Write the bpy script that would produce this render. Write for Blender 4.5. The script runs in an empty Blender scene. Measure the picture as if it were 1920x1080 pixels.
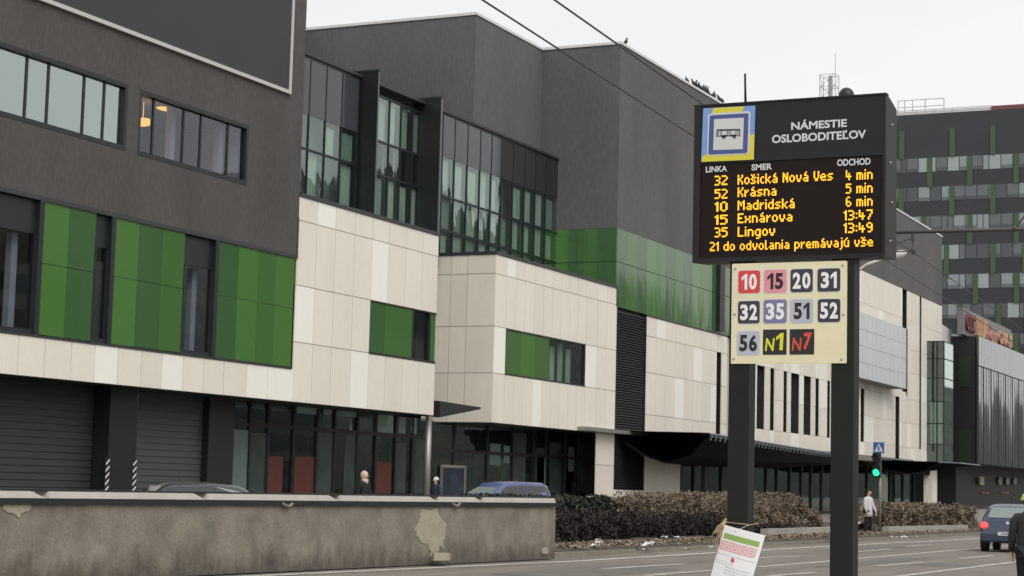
import bpy, bmesh, math, random
from mathutils import Vector, Matrix
import numpy as np
R=math.radians
rng=random.Random(7)
S=bpy.context.scene
COL=S.collection
# ------------------------------------------------------------------ camera
FPX,ROLL,PITCH,YAW=3525.48,.02536888,.10476866,.43786522   # world: X along the road, Y towards the mall, Z up
CAM=np.array([0,0,1.6])
Fv=np.array([math.cos(PITCH)*math.cos(YAW),math.cos(PITCH)*math.sin(YAW),math.sin(PITCH)])
_r0=np.array([math.sin(YAW),-math.cos(YAW),0.]); _u0=np.cross(_r0,Fv)
Rv=math.cos(ROLL)*_r0+math.sin(ROLL)*_u0; Uv=-math.sin(ROLL)*_r0+math.cos(ROLL)*_u0
cd=bpy.data.cameras.new('camera'); cam=bpy.data.objects.new('camera',cd); COL.objects.link(cam)
m=Matrix([[Rv[i],Uv[i],-Fv[i],CAM[i]] for i in range(3)]+[[0,0,0,1]]); cam.matrix_world=m
cd.sensor_width=36; cd.lens=FPX/1920*36; cd.clip_end=3000; cd.clip_start=.1
cd.dof.use_dof=True; cd.dof.focus_distance=13.; cd.dof.aperture_fstop=11.
S.camera=cam
S.render.resolution_x=1024; S.render.resolution_y=576
S.view_settings.view_transform='Standard'; S.view_settings.look='None'; S.view_settings.exposure=.29; S.view_settings.gamma=1
# ------------------------------------------------------------------ sky and sun (overcast)
W=bpy.data.worlds.new('World'); S.world=W; W.use_nodes=True
nt=W.node_tree; nt.nodes.clear()
out=nt.nodes.new('ShaderNodeOutputWorld'); bg=nt.nodes.new('ShaderNodeBackground')
sky=nt.nodes.new('ShaderNodeTexSky'); sky.sky_type='NISHITA'; sky.sun_disc=False
SUN_EL,SUN_AZ=R(48),math.atan2(-1.0,-.8)     # direction the light comes from
sky.sun_elevation=SUN_EL; sky.sun_rotation=math.pi/2-SUN_AZ; sky.dust_density=5
hs=nt.nodes.new('ShaderNodeHueSaturation'); hs.inputs['Saturation'].default_value=.04
mx=nt.nodes.new('ShaderNodeMix'); mx.data_type='RGBA'; mx.inputs[0].default_value=.8
tc=nt.nodes.new('ShaderNodeTexCoord'); mp=nt.nodes.new('ShaderNodeMapping'); mp.inputs['Scale'].default_value=(1.2,1.2,3.5)
nz=nt.nodes.new('ShaderNodeTexNoise'); nz.inputs['Scale'].default_value=1.6; nz.inputs['Detail'].default_value=4
cr=nt.nodes.new('ShaderNodeValToRGB'); cr.color_ramp.elements[0].position=.3; cr.color_ramp.elements[1].position=.72
cr.color_ramp.elements[0].color=(7.9,7.85,8.0,1); cr.color_ramp.elements[1].color=(9.2,9.1,9.05,1)
nt.links.new(tc.outputs['Generated'],mp.inputs[0]); nt.links.new(mp.outputs[0],nz.inputs[0]); nt.links.new(nz.outputs[0],cr.inputs[0])
nt.links.new(sky.outputs[0],hs.inputs['Color']); nt.links.new(hs.outputs[0],mx.inputs[6]); nt.links.new(cr.outputs[0],mx.inputs[7])
nt.links.new(mx.outputs[2],bg.inputs[0]); bg.inputs[1].default_value=.1; nt.links.new(bg.outputs[0],out.inputs[0])
sl=bpy.data.lights.new('sun','SUN'); sl.energy=1.5; sl.angle=R(40); sl.color=(1,.965,.91)
sun=bpy.data.objects.new('sun',sl); COL.objects.link(sun)
sd=Vector((math.cos(SUN_AZ)*math.cos(SUN_EL),math.sin(SUN_AZ)*math.cos(SUN_EL),math.sin(SUN_EL)))
sun.rotation_euler=sd.to_track_quat('Z','Y').to_euler(); sun.location=(-30,-40,60)

# ------------------------------------------------------------------ helpers
def ray(x,y): return Fv+Rv*(x-960)/FPX-Uv*(y-540)/FPX
def at(x,y,X=None,Y=None,Z=None):
    d=ray(x,y)
    t=X/d[0] if X is not None else Y/d[1] if Y is not None else (Z-1.6)/d[2]
    return CAM+d*t
def pX(x,y,Y): return float(at(x,y,Y=Y)[0])
def pZ(x,y,Y): return float(at(x,y,Y=Y)[2])
ROOT={}
class MB:
    def __init__(s): s.v=[]; s.f=[]; s.m=[]
    def add(s,vs,fs,m=0):
        o=len(s.v); s.v+= [tuple(float(c) for c in v) for v in vs]
        for f in fs: s.f.append([o+i for i in f]); s.m.append(m)
        return s
    def quad(s,a,b,c,d,m=0): return s.add([a,b,c,d],[(0,1,2,3)],m)
    def box(s,x0,x1,y0,y1,z0,z1,m=0):
        x0,x1=sorted((x0,x1)); y0,y1=sorted((y0,y1)); z0,z1=sorted((z0,z1))
        return s.add([(x0,y0,z0),(x1,y0,z0),(x1,y1,z0),(x0,y1,z0),(x0,y0,z1),(x1,y0,z1),(x1,y1,z1),(x0,y1,z1)],
            [(0,3,2,1),(4,5,6,7),(0,1,5,4),(1,2,6,5),(2,3,7,6),(3,0,4,7)],m)
    def prism(s,pts,off,m=0):
        # pts: planar 3d polygon, extruded by the vector off
        n=len(pts); P=[Vector(p) for p in pts]; o=Vector(off)
        nor=Vector((0,0,0))
        for i in range(n): nor+=P[i].cross(P[(i+1)%n])
        if nor.dot(o)>0: P=P[::-1]
        return s.add(P+[p+o for p in P],[tuple(range(n)),tuple(range(2*n-1,n-1,-1))]+[(i,i+n,(i+1)%n+n,(i+1)%n) for i in range(n)],m)
    def tube(s,path,r,n=8,m=0,caps=True):
        P=[Vector(p) for p in path]; rs=r if isinstance(r,(list,tuple)) else [r]*len(P)
        rings=[]; prev=None
        for i,p in enumerate(P):
            t=(P[min(i+1,len(P)-1)]-P[max(i-1,0)]).normalized()
            a=Vector((0,0,1)) if abs(t.z)<.9 else Vector((1,0,0))
            u=t.cross(a).normalized() if prev is None else (prev-t*prev.dot(t)).normalized()
            prev=u; w=t.cross(u)
            rings.append([p+u*math.cos(2*math.pi*k/n)*rs[i]+w*math.sin(2*math.pi*k/n)*rs[i] for k in range(n)])
        vs=[v for q in rings for v in q]; fs=[]
        for i in range(len(P)-1):
            for k in range(n):
                a=i*n+k; b=i*n+(k+1)%n; fs.append((a,b,b+n,a+n))
        if caps: fs.append(tuple(range(n-1,-1,-1))); fs.append(tuple((len(P)-1)*n+k for k in range(n)))
        return s.add(vs,fs,m)
    def ball(s,c,r,nu=12,nv=8,m=0,half=False):
        r=r if isinstance(r,(list,tuple)) else (r,r,r); vs=[]; fs=[]
        for j in range(nv+1):
            th=(math.pi/2 if half else math.pi)*j/nv
            for k in range(nu):
                ph=2*math.pi*k/nu; vs.append((c[0]+r[0]*math.sin(th)*math.cos(ph),c[1]+r[1]*math.sin(th)*math.sin(ph),c[2]+r[2]*math.cos(th)))
        for j in range(nv):
            for k in range(nu):
                a=j*nu+k; b=j*nu+(k+1)%nu; fs.append((a,a+nu,b+nu,b))
        return s.add(vs,fs,m)
    def build(s,name,mats,parent=None,local=False,smooth=False,label=None):
        mats=mats if isinstance(mats,(list,tuple)) else [mats]
        v=s.v
        if parent is not None and not local:
            loc,rot=ROOT[parent.name]; c,sn=math.cos(-rot),math.sin(-rot)
            v=[((p[0]-loc[0])*c-(p[1]-loc[1])*sn,(p[0]-loc[0])*sn+(p[1]-loc[1])*c,p[2]-loc[2]) for p in v]
        me=bpy.data.meshes.new(name); me.from_pydata(v,[],s.f)
        for q in mats: me.materials.append(q)
        me.polygons.foreach_set('material_index',s.m)
        if smooth: me.polygons.foreach_set('use_smooth',[True]*len(s.f))
        me.validate(); me.update()
        o=bpy.data.objects.new(name,me); COL.objects.link(o)
        if parent is not None: o.parent=parent; ROOT[o.name]=ROOT[parent.name]
        else: ROOT[o.name]=((0,0,0),0)
        if label: o['label']=label
        return o
def tag(o,label=None,cat=None,group=None,kind=None):
    if label: o['label']=label
    if cat: o['category']=cat
    if group: o['group']=group
    if kind: o['kind']=kind
    return o
def thing(name,label,cat,loc=(0,0,0),rot=0,group=None):
    o=bpy.data.objects.new(name,None); COL.objects.link(o); o.location=[float(c) for c in loc]; o.rotation_euler=(0,0,rot)
    o.empty_display_size=.2; ROOT[o.name]=(tuple(float(c) for c in loc),rot)
    return tag(o,label,cat,group)
def structure(o): o['kind']='structure'; return o
def copy_thing(o,loc,rot,label=None):
    def cp(a,par):
        c=a.copy(); COL.objects.link(c)
        if par is not None: c.parent=par
        for ch in list(a.children): cp(ch,c)
        return c
    c=cp(o,None); c.location=loc; c.rotation_euler=(0,0,rot)
    if label: c['label']=label
    return c
# ------------------------------------------------------------------ materials
def mat(name,col,rough=.6,metal=0,spec=.5,noise=0,nscale=4,fine=0,fscale=60,bump=0,bscale=80,stretch=(1,1,1),coat=0):
    M=bpy.data.materials.new(name); M.use_nodes=True; t=M.node_tree; b=t.nodes['Principled BSDF']
    b.inputs['Base Color'].default_value=(*col,1); b.inputs['Roughness'].default_value=rough; b.inputs['Metallic'].default_value=metal
    b.inputs['Specular IOR Level'].default_value=spec; b.inputs['Coat Weight'].default_value=coat
    if noise or fine or bump:
        c=t.nodes.new('ShaderNodeTexCoord'); mp=t.nodes.new('ShaderNodeMapping'); mp.inputs['Scale'].default_value=stretch
        t.links.new(c.outputs['Object'],mp.inputs[0])
    last=None
    def mul(amount,scale,detail,prev):
        n=t.nodes.new('ShaderNodeTexNoise'); n.inputs['Scale'].default_value=scale; n.inputs['Detail'].default_value=detail; n.inputs['Roughness'].default_value=.6
        t.links.new(mp.outputs[0],n.inputs[0])
        r=t.nodes.new('ShaderNodeMapRange'); r.inputs[1].default_value=.3; r.inputs[2].default_value=.7; r.inputs[3].default_value=1-amount; r.inputs[4].default_value=1+amount
        t.links.new(n.outputs[0],r.inputs[0])
        x=t.nodes.new('ShaderNodeMix'); x.data_type='RGBA'; x.blend_type='MULTIPLY'; x.inputs[0].default_value=1
        if prev is None: x.inputs[6].default_value=(*col,1)
        else: t.links.new(prev,x.inputs[6])
        t.links.new(r.outputs[0],x.inputs[7]); return x.outputs[2]
    if noise: last=mul(noise,nscale,5,last)
    if fine: last=mul(fine,fscale,2,last)
    if last is not None: t.links.new(last,b.inputs['Base Color'])
    if bump:
        n=t.nodes.new('ShaderNodeTexNoise'); n.inputs['Scale'].default_value=bscale; n.inputs['Detail'].default_value=4
        t.links.new(mp.outputs[0],n.inputs[0])
        bp=t.nodes.new('ShaderNodeBump'); bp.inputs['Strength'].default_value=bump; bp.inputs['Distance'].default_value=.02
        t.links.new(n.outputs[0],bp.inputs['Height']); t.links.new(bp.outputs[0],b.inputs['Normal'])
    return M
def emit(name,col,st=1):
    M=bpy.data.materials.new(name); M.use_nodes=True; b=M.node_tree.nodes['Principled BSDF']
    b.inputs['Base Color'].default_value=(.02,.02,.02,1); b.inputs['Emission Color'].default_value=(*col,1); b.inputs['Emission Strength'].default_value=st
    return M
def glass(name,tint,refl,rough=.02,gl=(1,1,1),wav=0.):
    # thin coated facade glass: partly mirror, partly tinted see-through
    M=bpy.data.materials.new(name); M.use_nodes=True; t=M.node_tree; t.nodes.clear()
    o=t.nodes.new('ShaderNodeOutputMaterial'); mx=t.nodes.new('ShaderNodeMixShader'); tr=t.nodes.new('ShaderNodeBsdfTransparent'); g=t.nodes.new('ShaderNodeBsdfGlossy')
    tr.inputs[0].default_value=(*tint,1); g.inputs['Roughness'].default_value=rough; g.inputs[0].default_value=(*gl,1)
    fr=t.nodes.new('ShaderNodeLayerWeight'); fr.inputs[0].default_value=.5
    p5=t.nodes.new('ShaderNodeMath'); p5.operation='POWER'; p5.inputs[1].default_value=4.; t.links.new(fr.outputs['Facing'],p5.inputs[0])
    a=t.nodes.new('ShaderNodeMath'); a.operation='MULTIPLY_ADD'; a.use_clamp=True; a.inputs[1].default_value=.9; a.inputs[2].default_value=refl+.06
    t.links.new(p5.outputs[0],a.inputs[0]); t.links.new(a.outputs[0],mx.inputs[0]); t.links.new(tr.outputs[0],mx.inputs[1]); t.links.new(g.outputs[0],mx.inputs[2]); t.links.new(mx.outputs[0],o.inputs[0])
    if wav:
        c=t.nodes.new('ShaderNodeTexCoord'); mp=t.nodes.new('ShaderNodeMapping'); mp.inputs['Scale'].default_value=(1,1,.45)
        n=t.nodes.new('ShaderNodeTexNoise'); n.inputs['Scale'].default_value=.9; n.inputs['Detail'].default_value=2
        bp=t.nodes.new('ShaderNodeBump'); bp.inputs['Strength'].default_value=wav; bp.inputs['Distance'].default_value=.1
        t.links.new(c.outputs['Object'],mp.inputs[0]); t.links.new(mp.outputs[0],n.inputs[0]); t.links.new(n.outputs[0],bp.inputs['Height']); t.links.new(bp.outputs[0],g.inputs['Normal'])
    return M
def gloss_panel(name,col,rough=.08,wav=.17,spec=.5,coat=0):
    M=mat(name,col,rough,spec=spec,coat=coat); t=M.node_tree; b=t.nodes['Principled BSDF']
    c=t.nodes.new('ShaderNodeTexCoord'); mp=t.nodes.new('ShaderNodeMapping'); mp.inputs['Scale'].default_value=(1,1,.3)
    n=t.nodes.new('ShaderNodeTexNoise'); n.inputs['Scale'].default_value=1.1; n.inputs['Detail'].default_value=2
    bp=t.nodes.new('ShaderNodeBump'); bp.inputs['Strength'].default_value=wav; bp.inputs['Distance'].default_value=.06
    t.links.new(c.outputs['Object'],mp.inputs[0]); t.links.new(mp.outputs[0],n.inputs[0]); t.links.new(n.outputs[0],bp.inputs['Height']); t.links.new(bp.outputs[0],b.inputs['Normal'])
    return M
K={}
K['stucco']=mat('dark_stucco',(0.07252,0.06886,0.06397),.9,noise=.17,nscale=.5,fine=.12,fscale=9,bump=.3,bscale=40,stretch=(1,1,.4))
K['stucco2']=mat('grey_stucco',(0.1025,0.1009,0.1017),.9,noise=.13,nscale=.3,fine=.1,fscale=7,bump=.25,bscale=35,stretch=(1,1,.35))
K['board']=mat('billboard_sheet',(0.034,0.03468,0.03604),.6,noise=.08,nscale=.5)
K['boardtrim']=mat('billboard_trim',(.5,.49,.47),.5)
K['beige']=mat('cladding_beige',(.745,.705,.612),.45,noise=.04,nscale=.6,fine=.025,fscale=12,stretch=(1,1,.25))
K['beige2']=mat('cladding_sand',(.718,.675,.582),.45,noise=.05,nscale=.6,stretch=(1,1,.25))
K['cream']=mat('cladding_cream',(.835,.81,.74),.45,noise=.03,nscale=.6,stretch=(1,1,.25))
K['seam']=mat('cladding_seam',(.27,.26,.235),.8)
K['flash']=mat('roof_flashing',(.045,.047,.05),.45,metal=.3)
K['whitecap']=mat('parapet_cap',(.62,.61,.6),.4)
K['g1']=gloss_panel('green_panel_bright',(0.06888,0.1722,0.04057))
K['g2']=gloss_panel('green_panel_deep',(0.0462,0.1134,0.04057))
K['g3']=gloss_panel('green_panel_leaf',(0.05712,0.1428,0.03864))
K['gd']=mat('green_panel_matt',(.016,.030,.014),.4)
K['dark']=mat('dark_metal',(0.0176,0.0192,0.0208),.4,metal=.2,noise=.1,nscale=2)
K['black']=mat('black_metal',(0.0096,0.0104,0.0112),.5)
K['frame']=mat('window_frame_metal',(0.0224,0.0248,0.0272),.4,metal=.3)
K['finlit']=mat('fin_metal',(.11,.12,.13),.4,metal=.2)  # tone lightened to paint the sunlit fin fronts; canopy trim shares it
K['spandrel']=gloss_panel('spandrel_grey',(.05,.056,.062),.12,.05)
K['louver']=mat('louver_metal',(.02,.021,.023),.55)
K['shutter']=mat('shutter_metal',(0.027,0.0288,0.03),.55,noise=.06,nscale=1.2,stretch=(.3,1,3))
K['shutter2']=mat('shutter_metal_light',(0.0496,0.0528,0.0544),.55,noise=.05,nscale=1.2,stretch=(.3,1,3))
K['gl_sky']=glass('window_mirror_glass',(.35,.45,.42),.38,gl=(.80,.92,.88))
K['gl_grey']=glass('window_grey_glass',(.55,.6,.66),.03,gl=(.9,.93,1))
K['gl_teal']=glass('curtain_glass',(.74,.87,.80),.10,gl=(.85,1,.93),wav=.12)
K['gl_dark']=glass('shop_glass',(.35,.43,.40),.06,gl=(.8,.95,.9),wav=.06)
K['gl_blue']=glass('oriel_glass',(.4,.55,.55),.25,gl=(.85,.95,1),wav=.1)
K['curtain']=mat('interior_blind',(.34,.37,.345),.9,noise=.35,nscale=.7,stretch=(2,2,.4))
K['curtain2']=mat('interior_blind_grey',(.20,.23,.21),.9,noise=.3,nscale=.7,stretch=(2,2,.4))
K['inside_g']=mat('interior_grey',(.13,.145,.137),.9,noise=.35,nscale=.6,stretch=(1,1,.3))
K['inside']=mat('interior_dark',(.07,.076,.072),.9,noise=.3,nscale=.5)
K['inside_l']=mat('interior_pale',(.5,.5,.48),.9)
K['teal']=mat('frosted_film',(.13,.19,.165),.35,noise=.2,nscale=.8)
K['tealk']=mat('dim_reflection',(.045,.06,.053),.3,noise=.35,nscale=1.2)  # dim tone for reflections painted onto the shop glass
K['tealp']=mat('pale_film',(.27,.36,.31),.4,noise=.15,nscale=.8)  # pale tone painting the bright interior behind the shop glass
K['red']=mat('red_film',(.10,.022,.014),.5,noise=.12,nscale=1)
K['steel']=mat('brushed_steel',(.3,.29,.27),.4,metal=.5)
K['concrete']=mat('concrete',(.32,.30,.265),.9,noise=.15,nscale=1.5,fine=.12,fscale=30,bump=.3)
K['asphalt']=mat('asphalt',(0.1611,0.1442,0.1198),.85,noise=.24,nscale=.8,fine=.2,fscale=38,bump=.4,bscale=90,stretch=(.16,1,1))
K['paint']=mat('road_paint',(.43,.41,.365),.7,noise=.3,nscale=2.5,fine=.15,fscale=25)
K['kerb']=mat('kerb_stone',(0.1969,0.1762,0.1414),.9,noise=.2,nscale=2,fine=.12,fscale=40)
K['pave']=mat('pavement_slab',(0.198,0.189,0.1755),.9,noise=.14,nscale=1.2,fine=.1,fscale=30)
K['soil']=mat('verge_soil',(.075,.06,.045),1,noise=.35,nscale=3,fine=.3,fscale=25,bump=.8,bscale=18)
K['ground']=mat('ground_grey',(.16,.155,.145),.95,noise=.15,nscale=.1)
K['tower']=mat('tower_panel',(0.0289,0.0323,0.03655),.5,noise=.08,nscale=.3)
K['towergreen']=mat('tower_green',(0.0493,0.0935,0.034),.5)
K['cab']=mat('cabinet_paint',(.018,.0165,.0165),.5,spec=.25,noise=.08,nscale=6,fine=.06,fscale=90)
K['post']=mat('post_paint',(.0125,.0135,.0115),.5,spec=.25,noise=.12,nscale=5)
K['screen']=mat('led_screen',(.010,.005,.003),.45,spec=.22)
K['led']=emit('led_amber',(1.0,.42,.007),1.75)
K['text']=mat('lettering_grey',(.62,.62,.64),.5)
K['cream_plate']=mat('route_plate',(.74,.68,.45),.45,noise=.03,nscale=6)
K['white']=mat('white_paint',(.78,.78,.77),.45)
K['hem']=mat('sign_hem',(.62,.62,.66),.5)
for n,c in dict(t_red=(.62,.05,.045),t_pink=(.72,.27,.33),t_ink=(.035,.032,.045),t_grey=(.45,.46,.52),t_lilac=(.19,.17,.31),t_black=(.014,.012,.013),n_yel=(.66,.66,.03),n_red=(.62,.07,.04),s_blue=(.17,.32,.62),s_navy=(.055,.085,.25),s_yel=(.66,.58,.05),s_white=(.58,.58,.57),rivet=(.35,.34,.32)).items():
    K[n]=mat('sign_'+n.split('_')[-1],c,.45)
K['wire']=mat('cable',(.05,.05,.05),.6)
K['rubber']=mat('rubber',(.015,.015,.016),.8)
K['paper']=mat('paper',(.80,.80,.80),.8)
K['ink_green']=mat('print_green',(.26,.42,.1),.8); K['ink_red']=mat('print_red',(.72,.36,.35),.8); K['ink_grey']=mat('print_grey',(.55,.56,.56),.8); K['ink_mint']=mat('print_mint',(.6,.7,.62),.8)
K['raffia']=mat('raffia',(.42,.31,.19),.9,noise=.25,nscale=30)

# wall render with splash stains
def wall_mat():
    M=mat('old_render',(.195,.172,.138),.95,noise=.30,nscale=1.6,fine=.14,fscale=22,bump=.5,bscale=14)
    t=M.node_tree; b=t.nodes['Principled BSDF']; src=b.inputs['Base Color'].links[0].from_socket
    c=t.nodes.new('ShaderNodeTexCoord'); sx=t.nodes.new('ShaderNodeSeparateXYZ'); t.links.new(c.outputs['Object'],sx.inputs[0])
    mp=t.nodes.new('ShaderNodeMapping'); mp.inputs['Scale'].default_value=(2.2,2.2,.8); t.links.new(c.outputs['Object'],mp.inputs[0])
    n=t.nodes.new('ShaderNodeTexNoise'); n.inputs['Scale'].default_value=1.3; n.inputs['Detail'].default_value=6; n.inputs['Roughness'].default_value=.7; t.links.new(mp.outputs[0],n.inputs[0])
    a=t.nodes.new('ShaderNodeMath'); a.operation='MULTIPLY_ADD'; a.inputs[1].default_value=-1.3; a.inputs[2].default_value=1.0; t.links.new(n.outputs[0],a.inputs[0])
    d=t.nodes.new('ShaderNodeMath'); d.operation='ADD'; t.links.new(a.outputs[0],d.inputs[0]); t.links.new(sx.outputs[2],d.inputs[1])
    r=t.nodes.new('ShaderNodeMapRange'); r.inputs[1].default_value=.30; r.inputs[2].default_value=.72; r.inputs[3].default_value=.48; r.inputs[4].default_value=1
    t.links.new(d.outputs[0],r.inputs[0])
    x=t.nodes.new('ShaderNodeMix'); x.data_type='RGBA'; x.blend_type='MULTIPLY'; x.inputs[0].default_value=1
    t.links.new(src,x.inputs[6]); t.links.new(r.outputs[0],x.inputs[7]); t.links.new(x.outputs[2],b.inputs['Base Color'])
    return M
K['oldwall']=wall_mat()
K['patch']=mat('bare_plaster',(.32,.285,.22),.95,noise=.12,nscale=4,fine=.1,fscale=40,bump=.4,bscale=25)

# ------------------------------------------------------------------ ground, road, kerbs, markings
g=MB(); g.quad((-900,-900,-.06),(1800,-900,-.06),(1800,1500,-.06),(-900,1500,-.06)); structure(g.build('ground',K['ground']))
KX=[(-40,18.9),(21.53,18.02),(26.73,17.9),(39.46,17.21),(52,16.95),(67,16.5),(90,15.9),(160,14)]   # far kerb of the carriageway
def ky(x):
    for (a,b),(c,d) in zip(KX,KX[1:]):
        if a<=x<=c: return b+(d-b)*(x-a)/(c-a)
    return KX[-1][1]
NEAR=6.2
xs=[-40+4*i for i in range(51)]
g=MB()
for a,b in zip(xs,xs[1:]): g.quad((a,NEAR,0),(b,NEAR,0),(b,ky(b),0),(a,ky(a),0))
structure(g.build('road',K['asphalt']))
g=MB(); g.quad((160,-400,-.004),(420,-400,-.004),(420,14,-.004),(160,14,-.004)); g.quad((-40,-30,-.004),(-40,-14,-.004),(160,-14,-.004),(160,-30,-.004)); structure(g.build('side_road',K['asphalt']))
g=MB()
for a,b in zip(xs,xs[1:]):
    A,B=ky(a),ky(b)
    g.quad((a,A,0),(b,B,0),(b,B,.11),(a,A,.11)); g.quad((a,A,.11),(b,B,.11),(b,B+.16,.11),(a,A+.16,.11))
structure(g.build('kerb',K['kerb']))
g=MB(); g.box(-40,160,NEAR-.15,NEAR,-.02,.12); structure(g.build('kerb',K['kerb']))
g=MB(); g.quad((-40,-14,.115),(160,-14,.115),(160,NEAR-.15,.115),(-40,NEAR-.15,.115)); structure(g.build('pavement',K['pave']))
g=MB()
for a,b in zip(xs,xs[1:]):
    if b<=44: g.quad((a,ky(a)+.16,.106),(b,ky(b)+.16,.106),(b,20.6,.107),(a,20.6,.107))
structure(g.build('pavement',K['pave']))
g=MB(); rr=random.Random(3); nx,ny=90,14; X0,X1=40.1,120
vs=[]; 
for i in range(nx+1):
    x=X0+(X1-X0)*i/nx
    for j in range(ny+1):
        y0=ky(x)+.165; y=y0+(25.5-y0)*j/ny
        vs.append((x,y,.105+(0.012 if j==0 else rr.uniform(.02,.10))))
g.add(vs,[(i*(ny+1)+j,(i+1)*(ny+1)+j,(i+1)*(ny+1)+j+1,i*(ny+1)+j+1) for i in range(nx) for j in range(ny)])
structure(g.build('verge',K['soil'],smooth=True))
g=MB(); g.box(-40,40.1,19.5,40,-.05,.2); g.box(40.1,260,25.3,60,-.05,.203); structure(g.build('car_park',K['asphalt']))
def stripe(pts,w):
    g=MB(); P=[Vector((float(p[0]),float(p[1]),.009)) for p in pts]
    L=[];Rr=[]
    for i,p in enumerate(P):
        t=(P[min(i+1,len(P)-1)]-P[max(0,i-1)]).normalized(); n=Vector((-t.y,t.x,0))*w/2; L.append(p+n); Rr.append(p-n)
    for i in range(len(P)-1): g.quad(Rr[i],Rr[i+1],L[i+1],L[i])
    return structure(g.build('lane_marking',K['paint']))
G=lambda x,y: at(x,y,Z=0)[:2]
stripe([(22,17.35),(26.4,17.15),(30,16.8),(37.9,16.1),(46.8,15.94),(59.2,15.5),(66.6,15.05),(100,13.6)],.28)
stripe([G(1418,1064),G(1551,1053),G(1596,1049),G(1827,1029),(75,11.6)],.17)
stripe([G(1560,1094),G(1693,1080),G(1896,1055),G(2050,1038)],.17)
for a,b in (((1130,1067),(1284,1058)),((1415,1047),(1505,1043)),((1596,1036),(1671,1030)),((1210,1080),(1335,1070)),((1643,1062),(1732,1055)),((1799,1048),(1863,1042)),((1440,1081),(1527,1074)),((1700,1025),(1745,1022))):
    stripe([G(*a),G(*b)],.17)
pm=mat('asphalt_patch',(.125,.115,.102),.9,noise=.18,nscale=1.5,fine=.2,fscale=40)
for x0,x1,y0,y1 in ((31,36.5,13.1,14.9),(40.5,49,10.9,11.6),(52,60,13.7,14.8),(44,46,8.9,10.2)):
    rr=random.Random(int(x0)); g=MB(); n=9
    a=[(x0+(x1-x0)*k/n,y0+rr.uniform(-.07,.07),.0045) for k in range(n+1)]; b=[(x0+(x1-x0)*k/n+rr.uniform(-.05,.05),y1+rr.uniform(-.07,.07),.0045) for k in range(n+1)]
    for k in range(n): g.quad(a[k],a[k+1],b[k+1],b[k])
    structure(g.build('road_patch',pm))
# hills and blocks across the street: seen only as reflections in the mall's glass
g=MB(); rr=random.Random(5); vs=[]; n1,n2=60,10
for i in range(n1+1):
    for j in range(n2+1):
        x=330+2000*i/n1; y=-170-260*j/n2
        h=(math.sin(math.pi*min(1,j/n2*1.0)))*(114+9*math.sin(i*.8)+6*math.sin(i*1.9+1)+rr.uniform(-3,3))*min(1,i/5)*min(1,(n1-i)/6)
        h*=1-.2*min(1,max(0,(x-720)/300))
        vs.append((x,y,h-.5))
g.add(vs,[(i*(n2+1)+j,i*(n2+1)+j+1,(i+1)*(n2+1)+j+1,(i+1)*(n2+1)+j) for i in range(n1) for j in range(n2)])
structure(g.build('hills',mat('wooded_hill',(.06,.065,.055),1,noise=.5,nscale=.04),smooth=True))
wallc=mat('block_render',(.22,.21,.19),.9,noise=.1,nscale=.2); winc=mat('block_glass',(.03,.035,.04),.15)
for k,(bx,bw,bh,col) in enumerate(((104,34,21,'pale'),(146,40,27,'tall'),(196,30,19,'low'),(236,44,30,'long'))):
    t=thing('apartment_block','%s grey apartment block across the street, mirrored in the shop windows'%col,'building',(bx+bw/2,-40,0))
    b=MB(); b.box(bx,bx+bw,-52,-38,-.05,bh); b.build('wall',wallc,t)
    for f in range(int(bh/3)-1):
        w=MB(); w.box(bx+1,bx+bw-1,-38.05,-37.93,2+f*3,3.6+f*3); w.build('window_band',winc,t)
#@@MALL
# ------------------------------------------------------------------ shopping mall
mall=thing('shopping_mall','long shopping mall of dark grey render, cream cladding and green panels behind the road','building',(90,40,0))
YA,YB,YG=34.0,34.4,37.68
def wallplane(g,x0,x1,z0,z1,y,holes,depth,m=0,mr=None):
    # front wall facing -Y with real openings and reveals
    mr=m if mr is None else mr
    xs=sorted({x0,x1,*[h[0] for h in holes],*[h[1] for h in holes]}); zs=sorted({z0,z1,*[h[2] for h in holes],*[h[3] for h in holes]})
    xs=[x for x in xs if x0<=x<=x1]; zs=[z for z in zs if z0<=z<=z1]
    for a,b in zip(xs,xs[1:]):
        for c,d in zip(zs,zs[1:]):
            if any(h[0]<=(a+b)/2<=h[1] and h[2]<=(c+d)/2<=h[3] for h in holes): continue
            g.quad((a,y,c),(b,y,c),(b,y,d),(a,y,d),m)
    for h in holes:
        a,b,c,d=max(h[0],x0),min(h[1],x1),max(h[2],z0),min(h[3],z1); e=y+depth
        g.quad((a,y,c),(a,y,d),(a,e,d),(a,e,c),mr); g.quad((b,y,c),(b,e,c),(b,e,d),(b,y,d),mr)
        g.quad((a,y,c),(a,e,c),(b,e,c),(b,y,c),mr); g.quad((a,y,d),(b,y,d),(b,e,d),(a,e,d),mr)
def cladding(name,xb,zb,y,light=(),sand=(),skip=(),parent=None,gap=.026,axis='x',inv=1):
    # xb: panel boundaries along the wall, zb: bottom to top; cells (col,row from the top)
    g=MB(); n=len(zb)-1; rr=random.Random(len(xb)*7+int(xb[0]))
    for i in range(len(xb)-1):
        for k in range(n):
            row=n-1-k
            if (i,row) in skip: continue
            mi=1 if (i,row) in light else (2 if rr.random()<.4 else 0)
            a,b,c,d=xb[i]+gap/2,xb[i+1]-gap/2,zb[k]+gap/2,zb[k+1]-gap/2
            if axis=='x': g.box(a,b,y,y+.05,c,d,mi)
            else: g.box(y,y+.05,a,b,c,d,mi)
            a,b,c,d=xb[i],xb[i+1],zb[k],zb[k+1]
            if axis=='x': g.quad((a,y+.03,c),(b,y+.03,c),(b,y+.03,d),(a,y+.03,d),3)
            else: g.quad((y+.03,b,c),(y+.03,a,c),(y+.03,a,d),(y+.03,b,d),3)
    return g.build(name,[K['beige'],K['cream'],K['beige2'],K['seam']],mall)
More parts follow.
